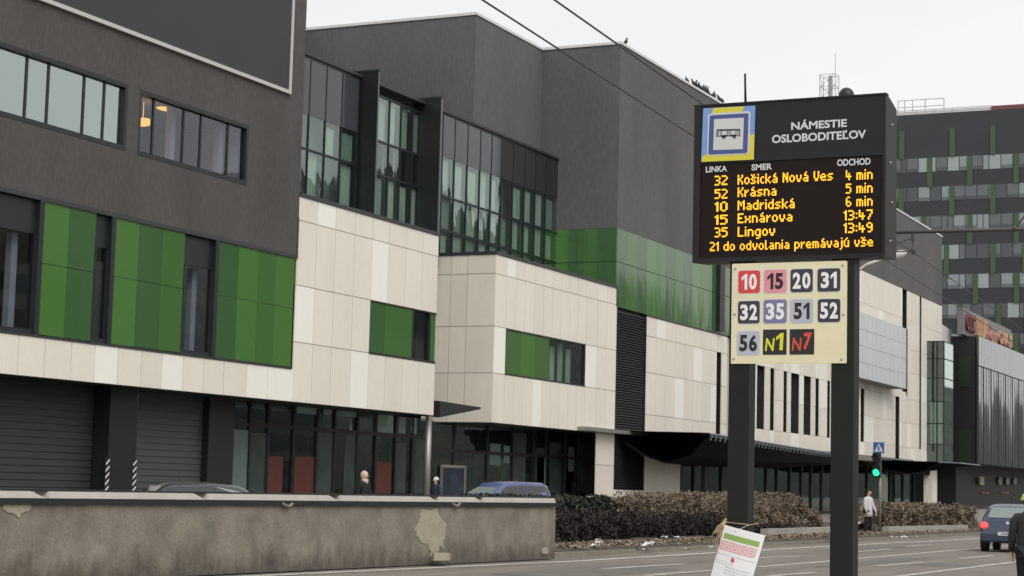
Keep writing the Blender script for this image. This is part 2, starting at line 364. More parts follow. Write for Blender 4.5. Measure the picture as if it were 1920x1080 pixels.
XA0=26.; XA1=pX(560,420,YA)          # left block
ZTOP=24.
zg1=(pZ(10,352,YA)+pZ(550,476,YA))/2; zg0=(pZ(10,623,YA)+pZ(540,687,YA))/2
zc0=(pZ(0,702,YA)+pZ(812,778,YA))/2; zc1=(pZ(560,370,YA)+pZ(823,440,YA))/2
w1=[XA0+3,pX(238,220,YA),(pZ(0,217,YA)+pZ(237,283,YA))/2,(pZ(0,77,YA)+pZ(240,158,YA))/2]
w2=[pX(260,230,YA),pX(465,290,YA),(pZ(257,289,YA)+pZ(463,349,YA))/2,(pZ(262,166,YA)+pZ(468,236,YA))/2]
g=MB(); wallplane(g,XA0,XA1,zg1,ZTOP,YA,[w1,w2],.22)
g.quad((XA1,YA,zg1),(XA1,48,zg1),(XA1,48,ZTOP),(XA1,YA,ZTOP)); g.quad((XA0,48,0),(XA0,YA,0),(XA0,YA,ZTOP),(XA0,48,ZTOP))
g.quad((XA0,YA,ZTOP),(XA1,YA,ZTOP),(XA1,48,ZTOP),(XA0,48,ZTOP)); g.quad((XA0,48,0),(XA0,48,ZTOP),(XA1,48,ZTOP),(XA1,48,0))
g.quad((XA0,YA,zg1),(XA0,YA+1.6,zg1),(XA1,YA+1.6,zg1),(XA1,YA,zg1))
g.build('rendered_wall',K['stucco'],mall)
g=MB(); g.box(XA0,XA1+.01,YA-.02,YA+.03,zg1-.13,zg1-.005); g.box(XA1-.07,XA1+.012,YA-.015,YA+.2,zg1,zg1+1.3); g.build('drip_edge',K['flash'],mall)
# billboard on the left block
bx1=pX(544,120,YA); bz0=(pZ(240,65,YA)+pZ(543,177,YA))/2
g=MB(); g.box(XA0+2,bx1-.12,YA-.06,YA-.004,bz0+.12,ZTOP-.6); bb=g.build('billboard',K['board'],mall,label='large blank dark panel with a pale border')
g=MB(); g.box(XA0+2,bx1,YA-.1,YA-.004,bz0,bz0+.12); g.box(bx1-.12,bx1,YA-.1,YA-.004,bz0+.12,ZTOP-.6); g.build('border_trim',K['boardtrim'],bb)
def ribbon_window(w,mull,gm,lamp=False,inner='inside_l'):
    a,b,c,d=w; y=YA+.12
    g=MB(); g.box(a,b,YA-.01,y+.08,c,c+.14); g.box(a,b,YA-.005,y+.08,d-.13,d); g.box(a,a+.1,YA-.003,y+.08,c+.14,d-.13); g.box(b-.13,b,YA-.003,y+.08,c+.14,d-.13)
    for q in mull: g.box(q-.04,q+.04,y-.03,y+.07,c+.14,d-.13)
    f=g.build('window',K['frame'],mall)
    g=MB(); g.quad((a+.05,y,c+.1),(b-.05,y,c+.1),(b-.05,y,d-.1),(a+.05,y,d-.1)); g.build('pane',K[gm],f)
    g=MB(); e=y+3.2   # the room behind
    g.quad((a,e,c-.8),(b,e,c-.8),(b,e,d+.6),(a,e,d+.6),0); g.quad((a,y+.1,d+.02),(a,e,d+.02),(b,e,d+.02),(b,y+.1,d+.02),1); g.quad((a,y+.1,c-.02),(b,y+.1,c-.02),(b,e,c-.02),(a,e,c-.02),0)
    g.quad((b+.01,y+.1,c),(b+.01,y+.1,d),(b+.01,e,d),(b+.01,e,c),1)
    g.box(a+(b-a)*.42,a+(b-a)*.46,y+.5,y+.7,c,d,1); g.box(b-.95,b-.7,y+.4,y+.6,c,d,1); g.box(a+(b-a)*.7,b-1.0,e-.3,e-.1,c+.3,c+1.2,2)
    g.build('room',[K[inner],K['inside_l'],K['inside']],f)
    return f
ribbon_window(w1,[pX(q,180+q*.2,YA) for q in (-60,-20,53,94,161,199)],'gl_sky')
f2=ribbon_window(w2,[pX(q,260,YA) for q in (291,348,381,432)],'gl_grey',inner='stucco2')
for q,yy,r in ((312,200,.5),(268,229,.26)):
    p=at(q,yy,Y=YA+1.1); g=MB(); g.ball((p[0],p[1],p[2]),(r,.34,.13)); g.tube([(p[0],p[1],p[2]+.1),(p[0],p[1],w2[3])],.012,5); g.build('pendant_lamp',emit('lamp_glow',(1,.46,.10),1.9),f2,smooth=True)
# green band
edges=[(XA0,'d'),(pX(78,500,YA),'g'),(pX(177,505,YA),'d'),(pX(213,520,YA),'g'),(pX(344,540,YA),'d'),(pX(407,560,YA),'g'),(pX(550,580,YA),'x')]
zj=(pZ(77,495,YA)+pZ(540,575,YA))/2; zsp=(pZ(30,430,YA)+pZ(375,500,YA))/2
strips={1:[pX(127,500,YA)],3:[pX(258,530,YA),pX(302,540,YA)],5:[pX(445,570,YA),pX(483,570,YA),pX(515,580,YA)]}
for i,(x,kd) in enumerate(edges[:-1]):
    x2=edges[i+1][0]
    if kd=='g':
        g=MB(); xb=[x,*strips[i],x2]
        for k,(a,b) in enumerate(zip(xb,xb[1:])):
            for c,d in ((zg0+.03,zj-.008),(zj+.008,zg1-.13)): g.box(a+.004,b-.004,YA+.02,YA+.08,c,d,(k+ (1 if i==5 else 0))%2 if k<2 else (2,0)[k%2])
        g.build('green_panel',[K['g1'],K['g2'],K['g3']],mall)
    else:
        y=YA+.16; g=MB(); g.box(x2-.2,x2-.005,YA-.02,y+.1,zg0,zg1-.13); g.box(x,x2-.2,YA+.02,y+.1,zg0,zg0+.14); g.box(x,x2-.2,y-.03,y+.08,zsp,zg1-.13)
        if i: g.box(x+.005,x+.07,YA,y+.1,zg0+.14,zsp)
        f=g.build('window',K['frame'],mall)
        g=MB(); g.quad((x,y,zg0+.1),(x2-.1,y,zg0+.1),(x2-.1,y,zsp+.05),(x,y,zsp+.05)); g.build('pane',K['gl_grey'],f)
        g=MB(); g.quad((x-.3,y+1.5,zg0),(x2+.4,y+1.5,zg0),(x2+.4,y+1.5,zsp+.3),(x-.3,y+1.5,zsp+.3),0); g.box(x2-.75,x2-.5,y+.3,y+.5,zg0,zsp,1); g.build('room',[K['inside'],K['inside_l']],f)
g=MB()
g=MB(); g.box(XA0,edges[-1][0],YA-.03,YA+.1,zg0-.05,zg0); g.build('sill_flashing',K['flash'],mall)
# cream band under it and the first cream box
XB1=pX(818,600,YA)
xb=[pX(q,640+q*.12,YA) for q in (35,85,134,178,222,266,304,344,382,420,463,502)]+[XA1]
stp=xb[1]-xb[0]; xb=[xb[0]-stp*k for k in range(9,0,-1)]+xb
cladding('cladding_band',xb,[zc0,zg0-.05],YA,light={(12,0),(15,0),(19,0),(20,0),(5,0)})
xbox=[pX(q,400+(q-560)*.27,YA) for q in (560,595,630,666,699,730,762,793)]+[XB1]
zr=[zc0,(pZ(555,641,YA)),pZ(558,534.6,YA),pZ(559,412,YA),zc1]
cladding('cladding',xbox,zr,YA,light={(1,0),(4,1),(0,2),(3,3)},skip={(4,2),(5,2),(6,2),(7,2)})
g=MB(); g.quad((XB1,YA,zc0),(XB1,39,zc0),(XB1,39,zc1),(XB1,YA,zc1)); g.quad((XA0,YA+.03,zc0),(XA0,36.5,zc0),(XB1,36.5,zc0),(XB1,YA+.03,zc0),1); g.build('side_wall',[K['beige'],K['black']],mall)
g=MB(); g.box(XA1+.01,XB1+.04,YA-.04,YA+.5,zc1,zc1+.13); g.quad((XA1,YA+.5,zc1+.05),(XB1,YA+.5,zc1+.05),(XB1,39,zc1+.05),(XA1,39,zc1+.05)); g.build('parapet_flashing',K['flash'],mall)
# green window of the first box
a,b,c,d=xbox[4],XB1,zr[1],zr[2]
g=MB()
e1,e2,e3=pX(722,600,YA),pX(774,610,YA),pX(808,615,YA)
for k,(p,q) in enumerate(((a,e1),(e1,e2),(e3,b))): g.box(p+.01,q-.01,YA+.02,YA+.08,c+.05,d-.04,(1,2,2)[k]); g.build('green_panel',[K['g1'],K['g2'],K['g3']],mall) if k else None; g=MB() if k else g
g=MB(); g.box(a,b,YA-.02,YA+.1,c-.03,c+.05); g.box(a,b,YA-.015,YA+.1,d-.04,d); g.box(e2,e2+.08,YA+.0,YA+.2,c+.05,d-.04); g.box(e3-.08,e3,YA,YA+.2,c+.05,d-.04); f=g.build('window',K['frame'],mall)
g=MB(); g.quad((e2+.05,YA+.12,c),(e3-.05,YA+.12,c),(e3-.05,YA+.12,d),(e2+.05,YA+.12,d)); g.build('pane',K['gl_dark'],f)
g=MB(); g.quad((a,YA+.9,c),(b,YA+.9,c),(b,YA+.9,d),(a,YA+.9,d)); g.build('room',K['inside'],f)
# second cream box
CX=pX(927.5,600,YB); CX2=pX(1156,620,YB); z20=(pZ(930,793,YB)+pZ(1150,814,YB))/2; z21=(pZ(930,476,YB)+pZ(1157,541,YB))/2
zr2=[z20,pZ(927,699.5,YB),pZ(927,611,YB),pZ(928,512,YB),z21]
ha,hb=pX(948,650,YB),pX(1097,690,YB)
xb2=[CX,ha,pX(967,560,YB)]; n=8
mid=[xb2[-1]+(hb-xb2[-1])*k/n for k in range(1,n)]
xb2=xb2+mid+[hb,hb+(CX2-hb)*.36,hb+(CX2-hb)*.68,CX2]
nh=len(xb2)-4   # columns with the window
cladding('cladding',xb2,zr2,YB,light={(1,0),(4,3),(10,2),(0,2)},skip={(i,2) for i in range(1,xb2.index(hb))})
cladding('cladding',[YB+.0,YB+1.35,YB+2.15,YB+3.4],zr2,CX,axis='y')
g=MB(); g.box(CX+.06,CX2,YB-.04,YB+.4,z21,z21+.13); g.box(CX-.04,CX+.06,YB-.04,YG,z21,z21+.13); g.quad((CX,YB+.3,z21+.04),(CX2,YB+.3,z21+.04),(CX2,YG+.3,z21+.04),(CX,YG+.3,z21+.04)); g.build('parapet_flashing',K['flash'],mall)
g=MB(); g.quad((CX,YB+.03,z20),(CX,37,z20),(CX2,37,z20),(CX2,YB+.03,z20)); g.build('soffit',K['black'],mall)
c,d=zr2[1],zr2[2]; hm=pX(1030,670,YB)
g=MB()
for k in range(3): g.box(ha+.05+(hm-ha-.05)*k/3+.005,ha+.05+(hm-ha-.05)*(k+1)/3-.005,YB+.02,YB+.08,c+.06,d-.06,k)
g.build('green_panel',[K['g3'],K['g1'],K['g3']],mall)
g=MB(); g.box(ha,hb,YB-.02,YB+.1,c,c+.06); g.box(ha,hb,YB-.015,YB+.1,d-.06,d); g.box(hb-.09,hb,YB-.01,YB+.1,c+.06,d-.06); g.box(ha,ha+.05,YB-.01,YB+.1,c+.06,d-.06); f=g.build('window',K['frame'],mall)
g=MB(); g.quad((hm,YB+.07,c),(hb,YB+.07,c),(hb,YB+.07,d),(hm,YB+.07,d)); g.build('pane',K['gl_teal'],f)
g=MB(); g.quad((hm-.2,YB+1.2,c),(hb,YB+1.2,c),(hb,YB+1.2,d),(hm-.2,YB+1.2,d),0)
for k in range(4): g.box(hm+.2+k*.95,hm+.75+k*.95,YB+.5,YB+.55,c+.1,d-.1-.2*(k%2),1)
g.build('room',[K['inside'],K['curtain']],f)
# upper curtain-wall bays
zt=17.95; zs=pZ(563,211,YG)*.5+pZ(668,247,YG)*.5; ztr=(pZ(563,278,YG)+pZ(668,309,YG))/2
zs3=(pZ(828,280,YG)+pZ(938,345,YG))/2; ztr3=pZ(826,366,YG); ztr3b=pZ(826,430,YG); zb=zc1-.6
def bay(xm,y,z0,z1,spd,trans,blinds,sp=None,drk=None):
    g=MB()
    for q in xm: g.box(q-.03,q+.03,y-.03,y+.1,z0,z1)
    for q in (*trans,z1-.06): g.box(xm[0],xm[-1],y-.02,y+.08,q-.045,q+.045)
    f=g.build('curtain_wall',K['frame'],mall)
    if spd:
        g=MB()
        for a,b in zip(xm,xm[1:]):
            g.box(a,b,y-.01,y+.03,spd,z1-.1,1 if drk and (a+b)/2>drk else 0)
        g.build('spandrel_panel',[K['spandrel'],K['louver']],f)
    g=MB(); g.quad((xm[0],y+.01,z0),(xm[-1],y+.01,z0),(xm[-1],y+.01,spd or z1),(xm[0],y+.01,spd or z1)); g.build('pane',K['gl_teal'],f)
    g=MB(); g.quad((xm[0]-.3,y+.55,z0),(xm[-1]+.3,y+.55,z0),(xm[-1]+.3,y+.55,z1),(xm[0]-.3,y+.55,z1),0); rr=random.Random(int(xm[0]*3))
    for a,b in zip(xm,xm[1:]):
        tr=[z0]+list(trans)+[spd or z1]
        for c,d in zip(tr,tr[1:]):
            if rr.random()<blinds: g.box(a+.06,a+(b-a)*rr.uniform(.68,.92),y+.14,y+.16,c+.12,d-.06-rr.random()*.15,1 if rr.random()<.7 else 2)
    g.build('room',[K['inside_g'],K['curtain'],K['curtain2']],f)
bay([pX(q,220,YG) for q in (548,579,610,640,671)],YG,zb,zt,zs,[ztr],.75)
YG2=37.86
bay([pX(q,260,YG2) for q in (705,729,751,773,795)],YG2,zb,pZ(750,193,YG2),None,[pZ(705,263,YG2),pZ(705,325,YG2)],.8)
x3=[pX(q,330+.2*(q-830),YG) for q in (828,851,875,899,920,939,961,983,1003,1023,1044)]; x3[-1]=85.6
bay(x3,YG,zb,zt,zs3,[ztr3b,ztr3],.96,drk=x3[5])
g=MB(); g.box(60,85.62,YG-.08,YG+1.0,zt-.0,zt+.12); g.build('roof_edge',K['flash'],mall)
for pa,pb in ((672,697),(793,818)):
    x=pX(pa,300,YG); yf=36.87
    wv=pX(pb+10,300,yf)-x
    g=MB(); g.box(x,x+wv,yf,YG2+.4,zb,zt+.25); 
    fi=g.build('fin',K['finlit'],mall)
    g=MB(); g.box(x-.02,x+wv+.02,yf-.03,YG2+.4,zt+.25,zt+.32); g.build('fin_cap',K['flash'],fi)
    g=MB(); g.quad((x-.004,YG2+.4,zb),(x-.004,yf+.01,zb),(x-.004,yf+.01,zt+.24),(x-.004,YG2+.4,zt+.24)); g.build('fin_side_shade',K['dark'],fi)  # dark sheet paints the shaded flank of the fin
# tall grey volumes
Xc=85.55; ZG=23.66; YR=38.68; XL=77.87
zgr0,zgr1=10.5,14.41; XGE=109.
g=MB()
g.quad((XL,48.3,11),(XL,YR,11),(XL,YR,ZG),(XL,48.3,ZG)); g.quad((XL,YR,11),(Xc,YR,11),(Xc,YR,ZG),(XL,YR,ZG)); g.quad((Xc,YR,zgr1),(Xc,YB,zgr1),(Xc,YB,ZG),(Xc,YR,ZG))
g.quad((Xc,YB,zgr1),(XGE,YB,zgr1),(XGE,YB,ZG),(Xc,YB,ZG)); g.quad((XGE,YB,17.75),(160,YB,17.75),(160,YB,ZG),(XGE,YB,ZG))
g.quad((40,48.3,0),(XL,48.3,0),(XL,48.3,ZG),(40,48.3,ZG)); g.quad((160,YB,4),(160,60,4),(160,60,ZG),(160,YB,ZG))
g.add([(40,48.3,ZG),(XL,48.3,ZG),(XL,YR,ZG),(Xc,YR,ZG),(Xc,YB,ZG),(160,YB,ZG),(160,60,ZG),(40,60,ZG)],[tuple(range(8))])
g.quad((40,60,0),(40,60,ZG),(160,60,ZG),(160,60,0)); g.quad((40,60,0),(40,48.3,0),(40,48.3,ZG),(40,60,ZG))
g.build('rendered_wall',K['stucco2'],mall)
g=MB(); t=.13
g.box(40,XL-.03,48.23,48.6,ZG,ZG+t); g.box(XL-.05,XL+.25,YR-.05,48.6,ZG,ZG+t+.002); g.box(XL+.25,Xc-.05,YR-.05,YR+.3,ZG,ZG+t); g.box(Xc-.06,Xc+.25,YB-.05,YR+.3,ZG,ZG+t+.003); g.box(Xc+.25,160.05,YB-.05,YB+.3,ZG,ZG+t)
g.build('parapet_cap',K['whitecap'],mall)
p=at(836,24,X=XL-3); g=MB(); g.tube([(XL-3,p[1],ZG),(XL-3,p[1],ZG+.9)],.02,5); g.build('aerial',K['steel'],mall)
# green panels on the corner volume
g=MB(); yb=[YR,37.0,36.2,35.4,YB]
for k,(a,b) in enumerate(zip(yb,yb[1:])):
    for c,d in ((zgr0,12.72),(12.75,zgr1-.01)): g.box(Xc,Xc+.06,b+.005,a-.005,c,d,(0,1,2,1)[k])
xs=[Xc+.065+ (XGE-Xc)*k/17 for k in range(18)]
for k,(a,b) in enumerate(zip(xs,xs[1:])):
    for c,d in ((zgr0,12.72),(12.75,zgr1-.01)): g.box(a+.004,b-.004,YB,YB+.06,c,d,(1,2,1,0,2)[k%5])
g.build('green_panel',[K['g1'],K['g2'],K['g3']],mall)
xp=pX(1347,560,YB); g=MB(); g.box(xp-.42,xp+.42,YB-.25,YB-.003,zgr0+.1,zgr1+1.5); g.build('downpipe_casing',K['dark'],mall)
# louvre tower and white wall to the right
lx0,lx1=CX2+.02,pX(1211,700,YB); zl0=pZ(1180,919,YB)
g=MB(); g.quad((lx0,YB+.2,zl0),(lx1,YB+.2,zl0),(lx1,YB+.2,zgr0),(lx0,YB+.2,zgr0),1)
k=0
while zl0+.13*k<zgr0-.15:
    z=zl0+.13*k; g.add([(lx0,YB+.13,z+.1),(lx1,YB+.13,z+.1),(lx1,YB+.03,z),(lx0,YB+.03,z)],[(0,3,2,1)],0); k+=1
g.box(lx0-.02,lx0+.04,YB,YB+.2,zl0,zgr0,0); g.box(lx1-.04,lx1,YB,YB+.2,zl0,zgr0,0); g.build('louvre',[K['louver'],K['black']],mall)
XW=pX(1363,730,YB); zw=[z20,pZ(1205,776,YB),pZ(1208,697,YB),pZ(1211,629,YB),zgr0-.08]
n=9; xw=[lx1+(XW-lx1)*k/n for k in range(n+1)]
sl=pX(1343,750,YB),pX(1352,750,YB)
xw[-2]=sl[1]; xw.insert(-2,sl[0]); 
cladding('cladding',xw,zw,YB,light={(1,0),(5,1),(3,2),(7,2)},skip={(len(xw)-3,1),(len(xw)-3,2),(len(xw)-3,3)})
g=MB(); g.quad((sl[0]-.05,YB+.4,z20),(sl[1]+.05,YB+.4,z20),(sl[1]+.05,YB+.4,zw[3]),(sl[0]-.05,YB+.4,zw[3])); g.quad((sl[1],YB+.05,z20),(sl[1],YB+.05,zw[3]),(sl[1],YB+.4,zw[3]),(sl[1],YB+.4,z20)); g.build('slot_window',K['black'],mall)
g=MB(); g.box(lx1,XW+.0,YB-.03,YB+.1,zgr0-.08,zgr0); g.build('parapet_flashing',K['flash'],mall)
cladding('cladding',[pX(1117,870,YB),CX2],[1.2,2.7,z20],YB); cladding('cladding',[lx1,pX(1245,880,YB),pX(1276,880,YB)],[1.2,z20],YB)
g=MB(); g.box(CX2,lx1,YB,YB+.1,1.2,zl0); g.box(pX(1117,900,YB),pX(1276,900,YB),YB+.04,YB+.5,0,1.2); g.build('plinth',K['beige'],mall)
# white wing on the right with slot windows
WX0,WX1=XGE,160.; zwt=17.74
slots=[]
for a,b in ((1419,1434),(1444,1452),(1469,1476),(1483,1499),(1507,1521),(1529,1536),(1551,1557),(1601,1608),(1614,1621)): slots.append((pX(a,760,YB),pX(b,760,YB)))
zs0,zs1=(pZ(1422,803,YB)+pZ(1615,829,YB))/2,(pZ(1422,684,YB)+pZ(1530,710,YB))/2
Hs=[(a,b,zs0,zs1) for a,b in slots]
tall=[(pX(1692,580,YB),pX(1701,580,YB),9.7,zwt+.1),(pX(1679,800,YB),pX(1687,800,YB),z20-.1,9.6),(pX(1724,700,YB),pX(1728,700,YB),5.1,zwt+.1)]
orx=pX(1738,700,YB); orz=pZ(1738,640,YB)
g=MB(); wallplane(g,XW+.6,WX1,z20,zwt,YB+.05,Hs+tall+[(orx,WX1+1,z20-.1,orz)],.35,0,1)
g.quad((XW+.6,YB+.05,z20),(XW+.6,YB+.5,z20),(XW+.6,YB+.5,10.4),(XW+.6,YB+.05,10.4)); g.quad((XW+.6,YB+.05,z20),(XW+.6,37,z20),(WX1,37,z20),(WX1,YB+.05,z20),2)
g.build('wing_wall',[K['beige'],K['frame'],K['black']],mall)
# panel faces standing 5 cm proud of it
cols=[XW+.6]+sorted({round(v,3) for h in Hs+tall for v in h[:2]})+[orx]
ex=[cols[0]]
for v in cols[1:]:
    if v-ex[-1]>1.7:
        n=max(1,round((v-ex[-1])/1.35)); s0=ex[-1]; ex+=[s0+(v-s0)*k/n for k in range(1,n+1)]
    else: ex.append(v)
zrow=sorted([z20,zs0,zs1,(zs0+zs1)/2,11.3,13.2,15.4,zwt])
g=MB(); rr=random.Random(11)
for a,b in zip(ex,ex[1:]):
    for c,d in zip(zrow,zrow[1:]):
        q=(a+b)/2; w=(c+d)/2
        if any(h[0]<q<h[1] and h[2]<w<h[3] for h in Hs+tall): continue
        if q<XGE and w>10.4: continue
        g.box(a+.012,b-.012,YB,YB+.045,c+.012,d-.012,1 if rr.random()<.16 else (2 if rr.random()<.4 else 0))
for c,d in ((orz,15.4),(15.4,zwt)): 
    for a,b in ((orx,orx+1.9),(orx+1.9,orx+3.8),(orx+3.8,WX1)): g.box(a+.012,b-.012,YB,YB+.045,c+.012,d-.012,0)
g.build('cladding',[K['beige'],K['cream'],K['beige2']],mall)
for k,(a,b) in enumerate(slots):
    w=MB(); w.quad((a-.02,YB+.38,zs0),(b+.02,YB+.38,zs0),(b+.02,YB+.38,zs1),(a-.02,YB+.38,zs1)); w.build('slot_window',K['gl_sky'] if k in (0,3,4) else K['black'],mall)
g=MB(); g.quad((XGE-3,YB+1.5,z20),(WX1-7,YB+1.5,z20),(WX1-7,YB+1.5,zwt),(XGE-3,YB+1.5,zwt)); g.build('room',K['inside'],mall)
for a,b,c,d in tall: 
    w=MB(); w.quad((a-.02,YB+.33,max(c,z20)),(b+.02,YB+.33,max(c,z20)),(b+.02,YB+.33,min(d,zwt)),(a-.02,YB+.33,min(d,zwt))); w.build('slot_window',K['frame'],mall)
# projecting pale metal box
g=MB(); bxa,bxb,ya=126.3,141.9,33.2; bz=[9.65,10.75,11.9,13.05,14.25]
xs=[bxa+(bxb-bxa)*k/12 for k in range(13)]
for a,b in zip(xs,xs[1:]):
    for c,d in zip(bz,bz[1:]): g.box(a+.01,b-.01,ya,ya+.05,c+.012,d-.012,0)
g.box(bxa,bxb,ya+.04,YB-.002,bz[0],bz[-1],1); pb=g.build('projecting_box',[mat('pale_metal',(.56,.59,.60),.35,metal=.1,noise=.06,nscale=.6),K['seam']],mall)
g=MB(); g.box(bxb+.05,bxb+.13,ya-.06,ya+.02,bz[0]-.5,bz[-1]); g.build('corner_pole',K['dark'],pb)
# glazed oriel at the far corner
oy=33.0; ox2=pX(1787,720,oy); 
f=MB()
for z in (z20,5.8,7.5,9.3,11.2,12.8,orz-.06): f.box(orx-.03,ox2,oy-.03,oy+.03,z,z+.09); f.box(orx-.03,orx+.03,oy+.03,YB,z,z+.09)
f.box(orx-.04,orx+.06,oy-.04,oy+.06,z20,orz); f.box(orx-.03,orx+.04,oy+.5,oy+.62,z20,orz); ori=f.build('oriel_window',K['frame'],mall)
g=MB(); g.quad((orx,oy,z20),(ox2,oy,z20),(ox2,oy,orz),(orx,oy,orz),1); g.quad((orx,YB,z20),(orx,oy,z20),(orx,oy,orz),(orx,YB,orz),0); g.build('pane',[K['gl_teal'],K['gl_sky']],ori)
g=MB(); g.quad((orx,oy,orz),(ox2,oy,orz),(ox2,YB+.05,orz),(orx,YB+.05,orz)); g.quad((orx+1.5,YB+2,z20),(orx+1.5,oy+.2,z20),(orx+1.5,oy+.2,orz),(orx+1.5,YB+2,orz)); g.quad((orx+1.5,oy+.6,z20),(ox2,oy+.6,z20),(ox2,oy+.6,orz),(orx+1.5,oy+.6,orz)); g.box(orx+.4,orx+.45,oy+.2,oy+1.2,5.8,9.3,1); g.quad((ox2,oy,z20),(ox2,YB+.5,z20),(ox2,YB+.5,orz),(ox2,oy,orz)); g.build('room',[K['inside'],K['curtain']],ori)
z=(15.0,16.2); g=MB(); g.prism([(160.02,YB,z[0]-.6),(160.02,YB,z[1]),(164,YB,z[1]-.2),(164,YB,z[0]-.5)],(0,1.5,0)); g.build('sloping_fascia',K['whitecap'],mall)
# ---- ground floor
YD=35.5; zc=zc0
def door(xa,xb,m,name='roller_door'):
    g=MB(); k=0; z=.2
    while z<zc-.02:
        g.add([(xa,YD,z),(xb,YD,z),(xb,YD+.03,z+.2),(xa,YD+.03,z+.2),(xa,YD,z+.205),(xb,YD,z+.205)],[(0,1,2,3),(3,2,5,4)]); z+=.205
    return g.build(name,K[m],mall)
d0,d1,d2,d3,d4,d5=[pX(q,800,YD) for q in (-200,186,206,258,380,404)]
door(d0,d1,'shutter'); door(d3,d4,'shutter2')
g=MB(); g.box(d1,d2,YD-.02,YD+.3,.2,zc); g.build('door_jamb',K['black'],mall); g=MB(); g.box(d4,pX(428,800,YD),YD-.25,YD+.3,.2,zc); g.build('door_jamb',K['black'],mall)
pi0,pi1=pX(205,800,34.9),pX(256,800,34.9)
g=MB(); g.box(pi0,pi1,34.9,YD-.02,.2,zc); pil=g.build('pillar',K['dark'],mall)
for x in (pi0,pi1):
    g=MB()
    for k in range(8): g.add([(x-.09,34.89,.5+.2*k),(x+.09,34.89,.64+.2*k),(x+.09,34.89,.71+.2*k),(x-.09,34.89,.57+.2*k)],[(0,1,2,3)])
    g.box(x-.095,x+.095,34.893,34.95,.2,2.16,1)
    g.build('hazard_stripes',[K['hem'],K['black']],pil)
# shopfront of the first box
YS=36.0
def gx(q): return pX(q,840,YS)
def gz(q,y): return pZ(q,y,YS)
sx=[gx(q) for q in (428,466,500,548,592,625,668,703,740,772,805)]
g=MB()
for q in sx: g.box(q-.06,q+.06,YS-.06,YS+.12,.2,zc)
ztm=gz(560,803); g.box(sx[0],sx[-1],YS-.05,YS+.1,ztm-.07,ztm+.07); g.box(sx[0],sx[-1],YS-.05,YS+.1,.2,.35)
sf=g.build('shopfront',K['dark'],mall)
g=MB(); g.quad((sx[0],YS,.2),(sx[-1],YS,.2),(sx[-1],YS,zc),(sx[0],YS,zc)); g.build('pane',K['gl_dark'],sf)
def pane_sheet(q0,q1,y0,y1,m,off=-.015,nm='window_film',par=None,Y=None):
    Y=YS if Y is None else Y
    g=MB(); a,b=pX(q0,(y0+y1)/2,Y),pX(q1,(y0+y1)/2,Y); c,d=pZ((q0+q1)/2,y1,Y),pZ((q0+q1)/2,y0,Y)
    g.box(a,b,Y+off,Y+off+.012,max(c,.22),d); return g.build(nm,K[m],par or sf)
pane_sheet(430,463,806,925,'teal'); pane_sheet(595,622,812,925,'tealk'); pane_sheet(645,667,806,925,'tealk'); pane_sheet(742,760,830,925,'tealk'); pane_sheet(777,800,822,925,'tealk'); pane_sheet(468,498,812,925,'tealk'); pane_sheet(502,529,856,925,'red'); pane_sheet(551,588,856,925,'red'); pane_sheet(703,733,866,925,'red')  # dim sheets paint reflections and inner columns on the glass; red ones are panels
for a,b,c,d in ((556,597,762,776),(607,622,765,777),(630,668,767,781),(703,737,778,811),(747,760,782,813),(770,781,784,813)): pane_sheet(a,b,c,d,'tealp',nm='window_film')  # pale sheets on the glass stand in for bright ceilings inside
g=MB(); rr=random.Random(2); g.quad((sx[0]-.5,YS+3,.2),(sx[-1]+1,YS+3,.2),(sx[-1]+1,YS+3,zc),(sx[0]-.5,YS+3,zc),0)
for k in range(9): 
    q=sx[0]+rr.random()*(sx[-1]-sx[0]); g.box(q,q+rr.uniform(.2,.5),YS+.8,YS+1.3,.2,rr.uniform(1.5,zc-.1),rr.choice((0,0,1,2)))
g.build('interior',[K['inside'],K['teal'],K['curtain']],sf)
xcol=pX(804,850,YA+.25); g=MB(); g.tube([(xcol,YA+.3,.2),(xcol,YA+.3,zc)],.13,14); g.build('steel_column',K['steel'],mall,smooth=True)
# recessed entrance between the boxes and shopfront of the second box
YS2=36.4; g=MB(); e=[pX(q,860,YS2) for q in (806,850,912,960,1000,1024,1060,1086,1116)]
for q in e: g.box(q-.06,q+.06,YS2-.06,YS2+.1,.2,z20)
g.box(e[0],e[-1],YS2-.05,YS2+.1,2.95,3.1); sf2=g.build('shopfront',K['dark'],mall)
g=MB(); g.quad((e[0],YS2,.2),(e[-1],YS2,.2),(e[-1],YS2,z20),(e[0],YS2,z20)); g.build('pane',K['gl_teal'],sf2)
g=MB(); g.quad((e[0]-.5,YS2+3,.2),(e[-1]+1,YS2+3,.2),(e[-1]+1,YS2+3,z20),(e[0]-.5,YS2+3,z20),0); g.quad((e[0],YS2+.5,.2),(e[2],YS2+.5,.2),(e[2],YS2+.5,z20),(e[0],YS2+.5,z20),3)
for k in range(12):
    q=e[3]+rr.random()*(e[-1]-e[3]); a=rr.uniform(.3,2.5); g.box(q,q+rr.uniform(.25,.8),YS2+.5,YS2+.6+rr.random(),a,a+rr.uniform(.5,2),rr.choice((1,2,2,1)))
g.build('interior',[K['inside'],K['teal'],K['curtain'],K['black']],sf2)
for a_,b_,c_,d_,m_ in ((918,938,832,872,'teal'),(944,955,836,868,'teal'),(960,985,812,925,'tealk'),(1004,1020,840,925,'tealk'),(1030,1052,830,925,'tealk'),(1066,1076,838,884,'tealp'),(1090,1112,815,925,'tealk'),(1006,1022,858,912,'teal')): pane_sheet(a_,b_,c_,d_,m_,par=sf2,Y=YS2)  # teal and dim strips paint reflections onto this shopfront's glass
pa,pb=pX(822,890,YS2),pX(868,890,YS2); ph=pZ(845,872,YS2)
